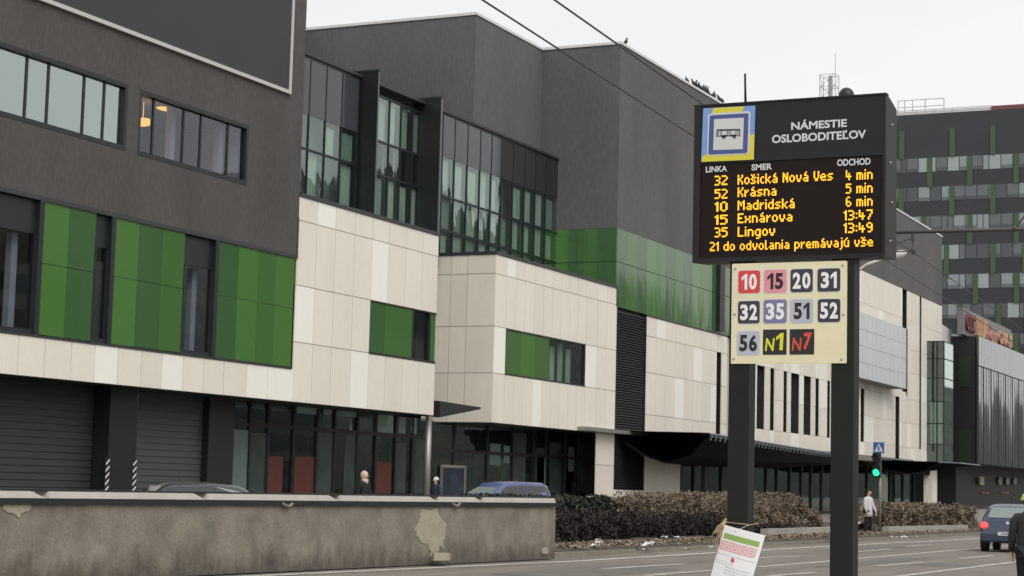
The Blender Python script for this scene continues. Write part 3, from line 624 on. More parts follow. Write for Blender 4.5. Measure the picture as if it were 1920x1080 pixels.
g=MB(); g.box(pa,pb,YS2-.16,YS2-.07,ph-.12,ph); g.box(pb-.14,pb,YS2-.16,YS2-.07,.2,ph-.12); g.box(pa,pa+.08,YS2-.16,YS2-.07,.2,ph-.12); pd=g.build('poster_frame',K['steel'],mall)
g=MB(); g.box(pa+.08,pb-.14,YS2-.12,YS2-.08,.25,ph-.12); g.build('poster',mat('dark_poster',(.02,.03,.05),.3,noise=.6,nscale=2),pd)
q0=pX(816,775,YB-.3); q1=pX(893,770,YB-.3)
g=MB(); g.add([(q0,YA-.1,4.85),(q1,YA-.1,4.78),(q1,YA-.1,4.70),(q0,YA-.1,4.2),(q0,YB+2,5.0),(q1-1.0,YB+2,4.9),(q1-1.0,YB+2,4.8),(q0,YB+2,4.35)],[(0,3,2,1),(4,5,6,7),(0,1,5,4),(3,7,6,2),(1,2,6,5),(0,4,7,3)]); g.build('small_canopy',K['dark'],mall)
# ground floor of the wing
YS3=36.2; g=MB(); e=[pX(q,890,YS3) for q in (1276,1300,1322,1352,1372,1408,1436,1456,1480,1502,1520,1540,1560,1600,1625,1650,1668,1692,1712,1738,1757)]
for k,q in enumerate(e): g.box(q-.14,q+.14,YS3-.1,YS3+.1,.2,z20)
g.box(e[0],e[-1],YS3-.08,YS3+.1,.2,.4); g.box(e[0],e[-1],YS3-.08,YS3+.1,z20-.5,z20); sf3=g.build('shopfront',K['dark'],mall)
g=MB(); g.quad((e[0],YS3,.2),(e[-1],YS3,.2),(e[-1],YS3,z20),(e[0],YS3,z20)); g.build('pane',K['gl_dark'],sf3)
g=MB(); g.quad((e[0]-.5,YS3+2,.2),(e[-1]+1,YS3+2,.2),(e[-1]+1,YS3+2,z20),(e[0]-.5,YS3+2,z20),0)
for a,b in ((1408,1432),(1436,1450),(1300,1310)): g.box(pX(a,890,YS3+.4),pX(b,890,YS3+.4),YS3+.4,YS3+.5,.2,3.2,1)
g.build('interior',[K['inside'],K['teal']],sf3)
cx=pX(1748,890,YB-.1); g=MB(); g.box(cx-.9,cx+.9,YB-.3,YB+.4,.2,z20); g.build('column',K['beige'],mall)
# wing-shaped canopies
def canopy(st,Z,name='entrance_canopy',ribs=True):
    # st: (px, y of the front edge, y of the lowest belly line) per station; front edge lies level at height Z
    rows=[]; front=[]
    dense=[]
    for a,b in zip(st,st[1:]):
        for k in range(4): t=k/4; dense.append(tuple(a[i]+(b[i]-a[i])*t for i in range(3)))
    dense.append(st[-1])
    for q,yf,yb in dense:
        F=at(q,yf,Z=Z); fy=min(float(F[1]),YB-.15); fx=float(F[0]); by=(fy+YB)/2; B=at(q,yb,Y=by); bz=float(B[2]); front.append((fx,fy,Z))
        sec=[(YB-.004,Z+.12),(fy,Z+.07),(fy-.03,Z),(fy+.04,Z-.07),(fy+(by-fy)*.35,Z+(bz-Z)*.72),(by,bz),(by+(YB-by)*.5,bz+(Z-bz)*.25),(YB-.004,bz+(Z-bz)*.75)]
        rows.append([(fx,y,z) for y,z in sec])
    n=len(rows[0]); g=MB(); g.add([v for r in rows for v in r],[])
    for i in range(len(rows)-1):
        for j in range(n): a=i*n+j; b=i*n+(j+1)%n; g.f.append([a,b,b+n,a+n]); g.m.append(1 if j==1 else 0)
    g.f.append(list(range(n))); g.m.append(0); g.f.append([(len(rows)-1)*n+k for k in range(n-1,-1,-1)]); g.m.append(0)
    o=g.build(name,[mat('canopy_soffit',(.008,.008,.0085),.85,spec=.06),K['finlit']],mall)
    if ribs:
        g=MB(); g.tube([(x,y-.05,z-.10) for x,y,z in front],.03,5)
        P=[Vector(p) for p in front]; L=0; step=.9
        for a,b in zip(P,P[1:]):
            d=(b-a).length; m_=max(1,int(d/step))
            for k in range(m_):
                c=a+(b-a)*k/m_; g.prism([(c.x,c.y-.07,Z-.30),(c.x+.10,c.y-.07,Z-.30),(c.x+.42,c.y-.07,Z+.03),(c.x+.32,c.y-.07,Z+.03)],(0,.05,0))
        g.build('canopy_ribs',K['finlit'],o)
canopy([(1213,829,846),(1240,825.5,852),(1270,821.5,860),(1300,817.5,868),(1330,814,874),(1400,825,879),(1480,838,880),(1556,850,872),(1600,857,870),(1640,864,871)],4.32)
canopy([(1655,874,884),(1685,870,889),(1720,868,893),(1760,867.5,894),(1800,869,890),(1838,873,880)],4.02,ribs=False)
g=MB(); g.box(pX(1100,820,YB-.5),pX(1216,830,YB-.5),YB-.5,YB-.003,z20+.02,z20+.2); g.box(pX(1597,865,YB-1.2),pX(1652,868,YB-1.2),YB-1.2,YB-.003,z20-.25,z20+.05); g.build('canopy_beam',K['steel'],mall)
g=MB(); g.tube([(pX(1322,890,33),33,.2),(pX(1322,890,33),33,3.7)],.22,10); g.build('canopy_post',K['dark'],mall)
#@@REST
# ------------------------------------------------------------------ black glass retail building and its roof sign
RX,RY=163.6,32.0; rzt=15.47; RX2=215.
ret=thing('retail_building','black glass shop building with upright fins and coloured sign on its roof','building',(190,38,0))
g=MB(); g.box(RX,RX2,RY+.3,48,4.4,rzt); g.box(RX+1.2,RX2,RY+2.2,48,0,4.4); g.build('wall',K['black'],ret)
g=MB(); g.box(RX-.02,RX+1.0,48,64,4,19); g.build('rear_wall',K['dark'],ret)
fm=[gloss_panel('fin_glass',(.06,.062,.058),.08,.035,spec=.6,coat=.35),gloss_panel('fin_glass_dark',(.02,.022,.024),.06,.03,spec=.5,coat=.3)]
rx=[RX]; rr=random.Random(4)
while rx[-1]<RX2-1.2: rx.append(rx[-1]+1.15)
for i,(a,b) in enumerate(zip(rx,rx[1:])):
    g=MB(); t=rr.uniform(-.006,.006)
    g.prism([(a+.012,RY+t,12.95),(b-.012,RY-t,12.95),(b-.012,RY-t,rzt),(a+.012,RY+t,rzt)],(0,.2,0),0)
    w=b-a; sp=a+w*(.78 if i%3!=1 else .5)
    g.prism([(a+.012,RY+t,4.5),(sp,RY-t,4.5),(sp,RY-t,12.85),(a+.012,RY+t,12.85)],(0,.2,0),0); g.prism([(sp+.03,RY+.1,4.5),(b-.02,RY+.1,4.5),(b-.02,RY+.1,12.85),(sp+.03,RY+.1,12.85)],(0,.15,0),1)
    g.build('glass_fin_panel',fm,ret)
for q0,q1,y0,y1 in ((1797,1821,668,726),(1797,1821,806,868)):
    g=MB(); a=at(q0,(y0+y1)/2,X=RX)[1]; b=at(q1,(y0+y1)/2,X=RX)[1]; g.box(RX-.05,RX-.003,b,a,at(q0,y1,X=RX)[2],at(q0,y0,X=RX)[2]); g.build('green_panel',K['gd'],ret)
YSG=33.0; sx0,sx1=pX(1806,600,YSG),pX(1896,640,YSG); sz0,sz1=pZ(1808,627,YSG),pZ(1808,578,YSG)
g=MB(); g.box(sx0,sx1,YSG,YSG+.5,max(sz0,rzt+.01),sz1); rs=g.build('roof_sign',mat('sign_board',(.19,.18,.185),.5),ret)
def text_mesh(txt,bold=0.,ext=0.,shear=0.):
    cu=bpy.data.curves.new('lettering','FONT'); cu.body=txt; cu.offset=bold; cu.extrude=ext; cu.shear=shear; cu.resolution_u=4
    o=bpy.data.objects.new('lettering',cu); COL.objects.link(o); dg=bpy.context.evaluated_depsgraph_get()
    me=bpy.data.meshes.new_from_object(o.evaluated_get(dg)); bpy.data.objects.remove(o)
    v=np.array([p.co[:] for p in me.vertices]); f=[list(p.vertices) for p in me.polygons]; bpy.data.meshes.remove(me)
    v[:,0]-=v[:,0].min(); return v,f
def fit(txt,w,h,bold=0,ext=0,shear=0,cap=None):
    v,f=text_mesh(txt,bold,ext,shear); W_=v[:,0].max()
    if cap is None: y0,y1=v[:,1].min(),v[:,1].max()
    else: y0,y1=0,.71 if cap=='cap' else cap
    v[:,0]*=w/W_; v[:,1]=(v[:,1]-y0)*h/(y1-y0); return v,f
def text_X(name,txt,ya,yb,z0,z1,X,m,par,bold=0,shear=0,cap=None):
    # reading from +Y to -Y on a plane facing -X
    v,f=fit(txt,abs(ya-yb),z1-z0,bold,0,shear,cap); g=MB(); g.add([(X,ya-p[0],z0+p[1]) for p in v],f); return g.build(name,m,par)
def text_Y(name,txt,xa,xb,z0,z1,Y,m,par,bold=0,ext=.05):
    v,f=fit(txt,xb-xa,z1-z0,bold,ext); k=ext and .12/ext
    g=MB(); g.add([(xa+p[0],Y-p[2]*k,z0+p[1]) for p in v],f); return g.build(name,m,par)
sh=sz1-sz0; dx=sx1-sx0
K['s_or']=mat('sign_orange',(.48,.28,.15),.5); K['s_rd']=mat('sign_red',(.15,.04,.045),.5); K['s_pk']=mat('sign_pink',(.45,.2,.17),.5)
zc_=(max(sz0,rzt)+sz1)/2
text_Y('lettering','CCC',sx0+dx*.03,sx0+dx*.19,zc_-.75,zc_+.75,YSG-.13,K['s_rd'],rs,.02)
text_Y('lettering','BILLA',sx0+dx*.23,sx0+dx*.44,zc_-.8,zc_+.85,YSG-.13,K['s_or'],rs,.02)
text_Y('lettering','dm',sx0+dx*.50,sx0+dx*.63,zc_-.9,zc_+.6,YSG-.13,K['s_pk'],rs,.03)
text_Y('lettering','OKAY',sx0+dx*.68,sx0+dx*.96,zc_-.7,zc_+.5,YSG-.13,K['s_or'],rs,.02)
yr=RY+2.15
for k in range(3):
    p=at(1873+14*k,902,Y=yr); g=MB(); g.ball((p[0],yr-.1,p[2]),(.9,.12,.42),14,8); g.build('shop_logo_disc',mat('disc_grey',(.30,.32,.33),.5),ret,smooth=True)
p=at(1842,902,Y=yr-.3); g=MB(); g.box(p[0]-.9,p[0]+.9,yr-.3,yr-.2,p[2]-.35,p[2]+.4); g.build('window_poster',mat('poster_yellow',(.45,.44,.28),.6),ret)
for q in (1845,1883):
    p=at(q,924,Y=yr); g=MB(); g.box(p[0]-1.8,p[0]+1.8,yr-.12,yr-.02,p[2]-.05,p[2]+.05); g.build('red_strip',mat('strip_red',(.5,.1,.06),.5),ret)
# ------------------------------------------------------------------ office tower
TX=216.; tow=thing('office_tower','tall dark office tower with window bands and scattered green upright strips','building',(TX+8,45,0))
TZ=46.0; TY0,TY1=34.,66.
g=MB(); g.box(TX,TX+22,TY0,TY1,0,TZ); g.build('wall',K['tower'],tow)
def ty(q): return float(at(q,380,X=TX)[1])
z0b=40.75; dzs=3.43; bh=1.62
pal=[mat('office_blind',(.235,.275,.275),.25,spec=.6),mat('office_glass_mid',(.11,.125,.13),.15,spec=.6),mat('office_glass_dark',(.06,.068,.075),.1,spec=.6),mat('office_glass_pale',(.31,.35,.35),.3)]
rr=random.Random(21); y_lo=ty(1945)
for k in range(8):
    zt_=z0b-dzs*k; y=ty(1668)
    while y>y_lo:
        w=rr.choice((1.35,1.35,1.35,.68)); m_=rr.choice((0,0,1,1,1,2,3))
        g=MB(); g.box(TX-.05,TX-.004,y-w+.05,y-.05,zt_-bh,zt_,0)
        if m_ in (0,1) and w>1: g.box(TX-.09,TX-.05,y-w+.1,y-.1,zt_-bh+.08,zt_-bh+.42,1)
        if k<7: g.build('window',[pal[m_],pal[1] if m_!=1 else pal[2]],tow)
        y-=w
GS=[(-1,(1691,1786,1862)),(0,(1743.6,1818.7,1905.8)),(1,(1690,1785,1862)),(2,(1732,1818.7,1905.8)),(3,(1775,1862,1922)),(4,(1829,1906)),(5,(1872,1800,1925)),(6,(1835,1905))]
for k,L in GS:
    for q in L:
        zt_=z0b-dzs*k-.02; zb_=zt_-dzs+.03; 
        if k<0: zt_=z0b+3.35; zb_=z0b+.02
        g=MB(); y=ty(q); g.box(TX-.16,TX-.004,y-.3,y+.3,zb_,zt_); g.build('green_strip',K['towergreen'],tow)
rl=mat('roof_rail',(.36,.36,.37),.5)
g=MB(); a,b=at(1684,190,X=TX+.6)[1],at(1770,185,X=TX+.6)[1]; x=TX+.6; zt2=at(1770,184,X=x)[2]
for y in (a,a-.8,a-1.7,(a+b)/2-.5,b): g.tube([(x,y,TZ),(x,y,zt2)],.055,5)
for z in (zt2,(zt2+TZ)/2+.1,TZ+.45): g.tube([(x,a,z),(x,b,z)],.045,5)
g.build('roof_railing',rl,tow)
g=MB(); a2=at(1858,200,X=TX)[1]
g.tube([(TX+.2,a,TZ+.55),(TX+.2,a2,TZ+.55)],.06,5)
for k in range(6): y=a+(a2-a)*k/5; g.tube([(TX+.2,y,TZ),(TX+.2,y,TZ+.55)],.05,5)
g.box(TX+.25,TX+.3,a2,a,TZ,TZ+.42); g.build('parapet_rail',mat('rail_pale',(.55,.55,.56),.5),tow)
g=MB(); g.box(TX+.1,TX+.4,TY0,a2,TZ,TZ+.5); g.build('red_parapet',mat('parapet_red',(.16,.055,.06),.6),tow)
# lattice mast
mxx=TX+9; y0m,y1m=at(1537,160,X=mxx)[1],at(1566,160,X=mxx)[1]; zm=at(1550,139,X=mxx)[2]
mast=thing('lattice_mast','pale steel lattice mast with thin aerial on the office tower roof','mast',(mxx,(y0m+y1m)/2,TZ))
g=MB(); cs=[(mxx,y0m),(mxx,y1m),(mxx+1.7,y1m),(mxx+1.7,y0m)]
for c in cs: g.tube([(c[0],c[1],TZ),(c[0],c[1],zm)],.05,5)
n=5
for i in range(n+1):
    z=TZ+(zm-TZ)*i/n
    for a,b in zip(cs,cs[1:]+cs[:1]):
        g.tube([(a[0],a[1],z),(b[0],b[1],z)],.035,4)
        if i<n: g.tube([(a[0],a[1],z),(b[0],b[1],z+(zm-TZ)/n)],.03,4)
g.build('lattice_frame',rl,mast)
g=MB(); ym=(y0m*.4+y1m*.6); g.box(mxx+.5,mxx+1,ym-.2,ym+.25,TZ,zm-.1); g.build('cable_duct',rl,mast)
g=MB(); g.tube([(mxx,y1m,TZ),(mxx,y1m,at(1566,100,X=mxx)[2])],.04,5); g.build('aerial',rl,mast)
# ------------------------------------------------------------------ old concrete wall
p0,p1=at(0,1085,Z=.106),at(1042,1040,Z=.106)
wd=Vector((p1[0]-p0[0],p1[1]-p0[1],0)).normalized(); wn=Vector((wd.y,-wd.x,0))    # wn: towards the road
def WP(x,y,off=0.):
    d=ray(x,y); P0=Vector(p0)+wn*off; t=(P0-Vector(CAM)).dot(wn)/Vector(d).dot(wn); return Vector(CAM)+Vector(d)*t
wl=WP(-260,930); wr_=WP(1042,950)
zA=(WP(100,941).z+WP(900,953).z)/2; zdk=zA; 
ow=thing('concrete_wall','long stained grey rendered wall with metal coping in front of the mall','wall',(p0[0],p0[1],.1),math.atan2(wd.y,wd.x))
def WB(g,s0,s1,n0,n1,z0,z1,m=0):
    P=lambda s,n,z: tuple(Vector((p0[0],p0[1],0))+wd*s+wn*n+Vector((0,0,z)))
    g.add([P(s0,n1,z0),P(s1,n1,z0),P(s1,n0,z0),P(s0,n0,z0),P(s0,n1,z1),P(s1,n1,z1),P(s1,n0,z1),P(s0,n0,z1)],[(0,3,2,1),(4,5,6,7),(0,1,5,4),(1,2,6,5),(2,3,7,6),(3,0,4,7)],m)
sd_=lambda v: (v-Vector(p0)).dot(wd)
sL,sR=sd_(wl),sd_(wr_)
g=MB(); WB(g,sL,sR,-.28,0,0.02,zdk); body=g.build('wall_body',K['oldwall'],ow)
z1_=WP(500,943).z; z2_=WP(500,934).z; 
g=MB(); WB(g,sL,sR+.05,-.33,.05,zdk,zdk+.085); g.build('coping_base',K['dark'],ow)
js=[sL]+[sd_(WP(q,935)) for q in (86,385,634,820,904)]+[sR-.02]
alu=mat('coping_metal',(.60,.575,.53),.4,metal=.2,noise=.08,nscale=3)
for i,(a,b) in enumerate(zip(js,js[1:])):
    P=lambda s,n,z: tuple(Vector((p0[0],p0[1],0))+wd*s+wn*n+Vector((0,0,z)))
    z=zdk+.088; cut=.35 if i<5 else .1
    g=MB(); g.prism([P(a+.03,.03,z),P(b-.03,.03,z),P(b-cut,.03,z+.1),P(a+.06,.03,z+.1)],tuple(-wn*.34)); g.build('coping',alu,ow)
g=MB(); WB(g,sL,sR-.1,-.30,-.02,zdk+.19,zdk+.215); g.build('coping_lip',K['black'],ow)
def patch(name,pts,m,off,th):
    jr=random.Random(len(pts)); q=[]
    for a,b in zip(pts,pts[1:]+pts[:1]):
        for k in range(4): q.append((a[0]+(b[0]-a[0])*k/4+jr.uniform(-1,1)*min(2.2,.12*math.dist(a,b)),a[1]+(b[1]-a[1])*k/4+jr.uniform(-1,1)*min(2.2,.12*math.dist(a,b))))
    pts=q
    g=MB(); g.prism([tuple(WP(*p)+wn*off) for p in pts],tuple(-wn*th)); return g.build(name,m,ow)
patch('bare_patch',[(790,953),(806,957),(818,953),(822,964),(828,972),(836,985),(835,1000),(830,1014),(831,1030),(825,1022),(821,1036),(815,1046),(806,1045),(807,1034),(800,1022),(788,1014),(780,1004),(778,992),(784,980),(786,965)],K['patch'],.012,.014)
patch('bare_patch',[(8,944),(30,946),(52,944),(60,951),(52,958),(40,962),(34,972),(26,964),(12,960),(4,952)],K['patch'],.012,.014)
patch('stone_chip',[(1013,1029),(1020,1026),(1027,1031),(1024,1039),(1015,1037)],K['patch'],.03,.04); patch('stone_chip',[(1030,946),(1039,944),(1040,952),(1033,953)],K['patch'],.03,.04)
for q in (533,850):
    c=WP(q,944); g=MB(); g.tube([tuple(c+wn*.06-wd*.14),tuple(c+wn*.08-wd*.04-Vector((0,0,.04))),tuple(c+wn*.07+wd*.06-Vector((0,0,.05))),tuple(c+wn*.06+wd*.16)],.025,6); g.build('hook',K['kerb'],ow)
g=MB(); c=WP(808,1054); rr=random.Random(9)
pts=[]
for k in range(10):
    a=2*math.pi*k/10; pts.append(tuple(Vector((c.x,c.y-.02,0))+wd*(math.cos(a)*.3*rr.uniform(.85,1.1))+wn*(math.sin(a)*.12+.22)))
b0=at(808,1060,Z=.11)
g.prism([(p[0],p[1],.112) for p in pts],(0,0,.14)); tag(g.build('rubble_block',K['patch']),'pale broken plaster block lying on the kerb under the bare wall patch','rubble')
# beige wall beyond the blue car
bwY=21.5; g=MB(); a,b=pX(1800,960,bwY),pX(1960,960,bwY); zt_=pZ(1850,953,bwY)
gw=thing('garden_wall','low beige wall with dark capping beyond the blue hatchback','wall',((a+b)/2,bwY,0)); g.box(a,b,bwY,bwY+.3,0,zt_); g.build('wall_body',K['concrete'],gw); g=MB(); g.box(a-.05,b,bwY-.04,bwY+.34,zt_,zt_+.12); g.build('capping',K['dark'],gw)
#@@STREET
# ------------------------------------------------------------------ bus stop departure display
SX=12.0
bs=thing('bus_stop_display','black bus stop departure board with amber digits on two dark posts','bus stop sign',(SX+.15,3.6,.115))
cy0,cy1=4.272,2.948; cz0,cz1=3.137,4.212; DP=.26
g=MB(); 
g.prism([(SX+.03,cy1,cz0),(SX+.03,cy1,cz1),(SX+.09,cy1,cz1),(SX+DP+.04,cy1,cz1-.045),(SX+DP+.04,cy1,cz0+.02)],(0,cy0-cy1,0)); g.build('cabinet',K['cab'],bs)
yl,yr_=float(at(1313,330,X=SX)[1]),float(at(1655,330,X=SX)[1]); zh=float(at(1500,298,X=SX)[2]); 
g=MB(); g.box(SX,SX+.029,cy0,yl,cz0,cz1); g.box(SX,SX+.029,yr_,cy1,cz0,cz1); g.box(SX,SX+.029,yl,yr_,cz0,cz0+.03); g.box(SX-.004,SX+.06,cy0+.004,cy1-.004,cz1,cz1+.012); g.build('bezel',K['cab'],bs)
hp=MB(); hp.box(SX+.004,SX+.029,yl,yr_,zh,cz1-.001); hp=hp.build('header_panel',mat('header_black',(.014,.014,.016),.4,spec=.3),bs)
g=MB(); g.box(SX+.012,SX+.029,yl,yr_,cz0+.03,zh-.001); scr=g.build('led_screen',K['screen'],bs)
for k in range(4):
    g=MB(); g.ball((SX+.11+.04*(k%2),cy1-.004,cz0+.12+.26*k),.009,8,6); g.build('screw',K['rivet'],bs,smooth=True)
def Q(x,y): return at(1280+x/2.843,120+y/2.843,X=SX)
def word(txt,xl,yl_,xr,yr2,cap,X,m,par,bold=.028):
    a,b=Q(xl,yl_),Q(xr,yr2); z=(a[2]+b[2])/2; h=cap/2.843*12.75/FPX*.985
    return text_X('lettering',txt,a[1],b[1],z,z+h,X,m,par,bold,0,'cap')
word('NÁMESTIE',578,349,875,334,40,SX+.002,K['text'],hp); word('OSLOBODITEĽOV',475,417,977,396,42,SX+.002,K['text'],hp)
word('LINKA',122,577,235,570,31,SX+.006,K['text'],scr); word('SMER',365,568,475,558,32,SX+.006,K['text'],scr); word('ODCHOD',822,543,1000,533,34,SX+.006,K['text'],scr)
FONT={'0':'.##.,#..#,#..#,#..#,#..#,#..#,.##.','1':'.#,##,.#,.#,.#,.#,.#','2':'###.,...#,...#,..#.,.#..,#...,####','3':'###.,...#,...#,.##.,...#,...#,###.','4':'#...,#...,#.#.,#.#.,####,..#.,..#.','5':'####,#...,###.,...#,...#,...#,###.','6':'.##.,#...,#...,###.,#..#,#..#,.##.','7':'####,...#,...#,..#.,..#.,.#..,.#..','9':'.##.,#..#,#..#,.###,...#,...#,.##.',':':'.,.,#,.,.,#,.',' ':'..,..,..,..,..,..,..',
'K':'#..#,#..#,#.#.,##..,#.#.,#..#,#..#','N':'#..#,##.#,##.#,#.##,#.##,#..#,#..#','V':'#..#,#..#,#..#,#..#,#..#,.##.,.##.','M':'#...#,##.##,#.#.#,#.#.#,#...#,#...#,#...#','E':'####,#...,#...,###.,#...,#...,####','L':'#...,#...,#...,#...,#...,#...,####',
'o':'....,....,.##.,#..#,#..#,#..#,.##.','š':'#.#.,.#..,.###,#...,.##.,...#,###.','s':'....,....,.###,#...,.##.,...#,###.','i':'#,.,#,#,#,#,#','c':'...,...,.##,#..,#..,#..,.##','k':'#...,#...,#..#,#.#.,##..,#.#.,#..#','á':'..#.,.#..,.##.,...#,.###,#..#,.###','a':'....,....,.##.,...#,.###,#..#,.###','v':'....,....,#..#,#..#,#..#,.##.,.##.','e':'....,....,.##.,#..#,####,#...,.###','r':'...,...,#.#,##.,#..,#..,#..','n':'....,....,###.,#..#,#..#,#..#,#..#','m':'.....,.....,####.,#.#.#,#.#.#,#.#.#,#.#.#','d':'...#,...#,.###,#..#,#..#,#..#,.###','x':'....,....,#..#,#..#,.##.,#..#,#..#','g':'....,....,.###,#..#,#..#,#..#,.###,...#,.##.','l':'#.,#.,#.,#.,#.,#.,##','p':'....,....,###.,#..#,#..#,#..#,###.,#...,#...','j':'.#,..,.#,.#,.#,.#,.#,.#,#.','ú':'..#.,.#..,#..#,#..#,#..#,#..#,.###'}
def led(txt,xl,yl_,xr,yr2,cap=49):
    a,b=Q(xl,yl_),Q(xr,yr2); z0=(a[2]+b[2])/2; pz=cap/2.843*12.75/FPX/6.6
    cols=[]
    for i,ch in enumerate(txt):
        rows=FONT[ch].split(','); w=len(rows[0])
        for c in range(w): cols.append([r for r in range(len(rows)) if rows[r][c]=='#'])
        if i<len(txt)-1: cols.append([])
    py=(a[1]-b[1])/len(cols); g=MB()
    for c,col in enumerate(cols):
        for r in col:
            y=a[1]-py*(c+.5); z=z0+pz*(6.5-r)
            g.add([(SX+.009,y-py*.60*math.cos(t*math.pi/4+.39),z+pz*.60*math.sin(t*math.pi/4+.39)) for t in range(8)],[tuple(range(8))])
    g.box(SX+.0094,SX+.0119,b[1]+.002,a[1]-.002,z0-pz*1.8,z0+pz*7,1)
    return g.build('led_row',[K['led'],K['screen']],scr)
for num,nm,tm,yn,y_,yt,xr,xt in (('32','Košická Nová Ves','4 min',647,640,617,798,868),('52','Krásna','5 min',719,708,689,497,868),('10','Madridská','6 min',787,779,759,594,868),('15','Exnárova','13:47',857,848,832,582,856),('35','Lingov','13:49',924,920,900,490,856)):
    led(num,168,yn,236,yn-4); led(nm,291,y_,xr,y_-(xr-291)*.04); led(tm,xt,yt,1010,yt-4)
led('21 do odvolania premávajú vše',143,995,1012,972,46)
# stop pictogram
def Z_(x,y,X): return tuple(at(1300+x/7.714,190+y/7.714,X=X))
pg=MB(); pg.prism([Z_(150,105,SX+.003),Z_(900,65,SX+.003),Z_(875,845,SX+.003),Z_(118,878,SX+.003)],(-.008,0,0),0)
def lay(pts,k,m): pg.prism([Z_(x,y,SX-.005-.0012*k) for x,y in pts],(-.0006,0,0),m)
def rnd(q,r=18):
    out=[]
    for i,p in enumerate(q):
        a,b=q[i-1],q[(i+1)%4]
        for o in (a,b):
            d=math.hypot(o[0]-p[0],o[1]-p[1]); out.append((p[0]+(o[0]-p[0])*r/d,p[1]+(o[1]-p[1])*r/d))
    return out
lay([(285,98),(745,73),(700,150),(270,190)],1,1); lay([(130,800),(118,876),(874,843),(885,478),(800,484),(780,770),(200,760)],1,1)
lay(rnd([(213,178),(828,138),(810,764),(196,792)],30),2,2); lay(rnd([(236,204),(800,171),(782,746),(217,771)]),3,3); lay([(302,258),(732,236),(715,690),(286,706)],4,2)
for pts in ([(340,405),(680,398),(678,420),(338,428)],[(335,425),(352,425),(352,515),(335,515)],[(395,425),(408,425),(408,500),(395,500)],[(365,425),(372,425),(372,510),(365,510)],[(487,420),(497,420),(497,505),(487,505)],[(510,420),(518,420),(518,505),(510,505)],[(530,420),(540,420),(540,505),(530,505)],[(612,415),(622,415),(622,500),(612,500)],[(640,415),(648,415),(648,505),(640,505)],[(662,415),(676,410),(676,505),(662,505)],[(400,488),(492,484),(488,512),(405,520)],[(532,484),(615,478),(612,505),(535,510)],[(335,500),(676,490),(676,498),(335,508)]): lay(pts,5,4)
for cx_,cy_ in ((428,525),(452,523),(582,520),(605,516)): lay([(cx_-13,cy_-14),(cx_+13,cy_-14),(cx_+7,cy_+20),(cx_-7,cy_+20)],5,4)
pg.build('stop_pictogram',[K['s_blue'],K['s_yel'],K['s_white'],K['s_navy'],K['t_ink']],bs)
# antenna and dome on top
a=at(1398,195,X=SX+.1); b=at(1397,138,X=SX+.1); g=MB(); g.tube([tuple(a-np.array([0,0,.02])),tuple(b)],[.009,.0075],8); g.build('rod_antenna',K['cab'],bs,smooth=True)
a=at(1587,182,X=SX+.12); g=MB(); zt_=cz1+.0; g.ball((SX+.12,a[1],zt_+.035),(.052,.052,.055),18,8,half=True); g.tube([(SX+.12,a[1],zt_-.02),(SX+.12,a[1],zt_+.036)],.052,18); g.build('dome',K['black'],bs,smooth=True)
# posts
for q0,q1 in ((1366,1405),(1558,1601)):
    a,b=float(at(q0,700,X=SX+.02)[1]),float(at(q1,700,X=SX+.02)[1])
    g=MB(); e=.006; X0,X1=SX+.02,SX+.16
    g.prism([(X0,a-e,.115),(X0+e,a,.115),(X1-e,a,.115),(X1,a-e,.115),(X1,b+e,.115),(X1-e,b,.115),(X0+e,b,.115),(X0,b+e,.115)],(0,0,cz0-.11)); g.build('post',K['post'],bs)
# route plate
PXX=SX+.004
q=[at(x,y,X=PXX) for x,y in ((1373,495),(1588,488.5),(1587,680),(1370,683))]
pa,pb=(q[0][1]+q[3][1])/2,(q[1][1]+q[2][1])/2; pz1,pz0=(q[0][2]+q[1][2])/2,(q[2][2]+q[3][2])/2
def rrect(g,ya,yb,z0,z1,X,r,th,m=0):
    ya,yb=max(ya,yb),min(ya,yb); pts=[]
    for cy_,cz_,a0 in ((yb+r,z0+r,180),(ya-r,z0+r,270),(ya-r,z1-r,0),(yb+r,z1-r,90)):
        for k in range(5): t=R(a0+k*22.5); pts.append((X,cy_+r*math.cos(t),cz_+r*math.sin(t)))
    g.prism(pts,(-th,0,0),m)
g=MB(); rrect(g,pa,pb,pz0,pz1,PXX+.012,.008,.012); pl=g.build('route_plate',K['cream_plate'],bs)
TL=[('10',200,383,168,358,'t_red','white'),('15',417,607,160,355,'t_pink','t_black'),('20',640,828,155,350,'t_ink','white'),('31',868,1060,150,345,'t_ink','white'),
('32',197,380,425,615,'t_ink','white'),('35',413,608,413,612,'t_lilac','white'),('51',640,830,410,608,'t_grey','t_black'),('52',870,1060,408,603,'t_ink','white'),
('56',190,377,680,880,'t_grey','t_black'),('N1',408,607,665,878,'t_black','n_yel'),('N7',633,840,662,876,'t_black','n_red')]
def digit(c,ya,yb,z0,z1,m,par,sh=0.):
    if c!='1': return text_X('numeral',c,ya,yb,z0,z1,PXX-.003,m,par,.04,sh)
    W_,H_=ya-yb,z1-z0; g=MB()
    P=[(.52,0),(1,0),(1,1),(.62,1),(0,.78),(0,.56),(.52,.74)]
    g.add([(PXX-.003,ya-W_*x-(z-.5)*sh*W_,z0+H_*z) for x,z in P],[(0,1,2,3,6),(3,4,5,6)]); return g.build('numeral',m,par)
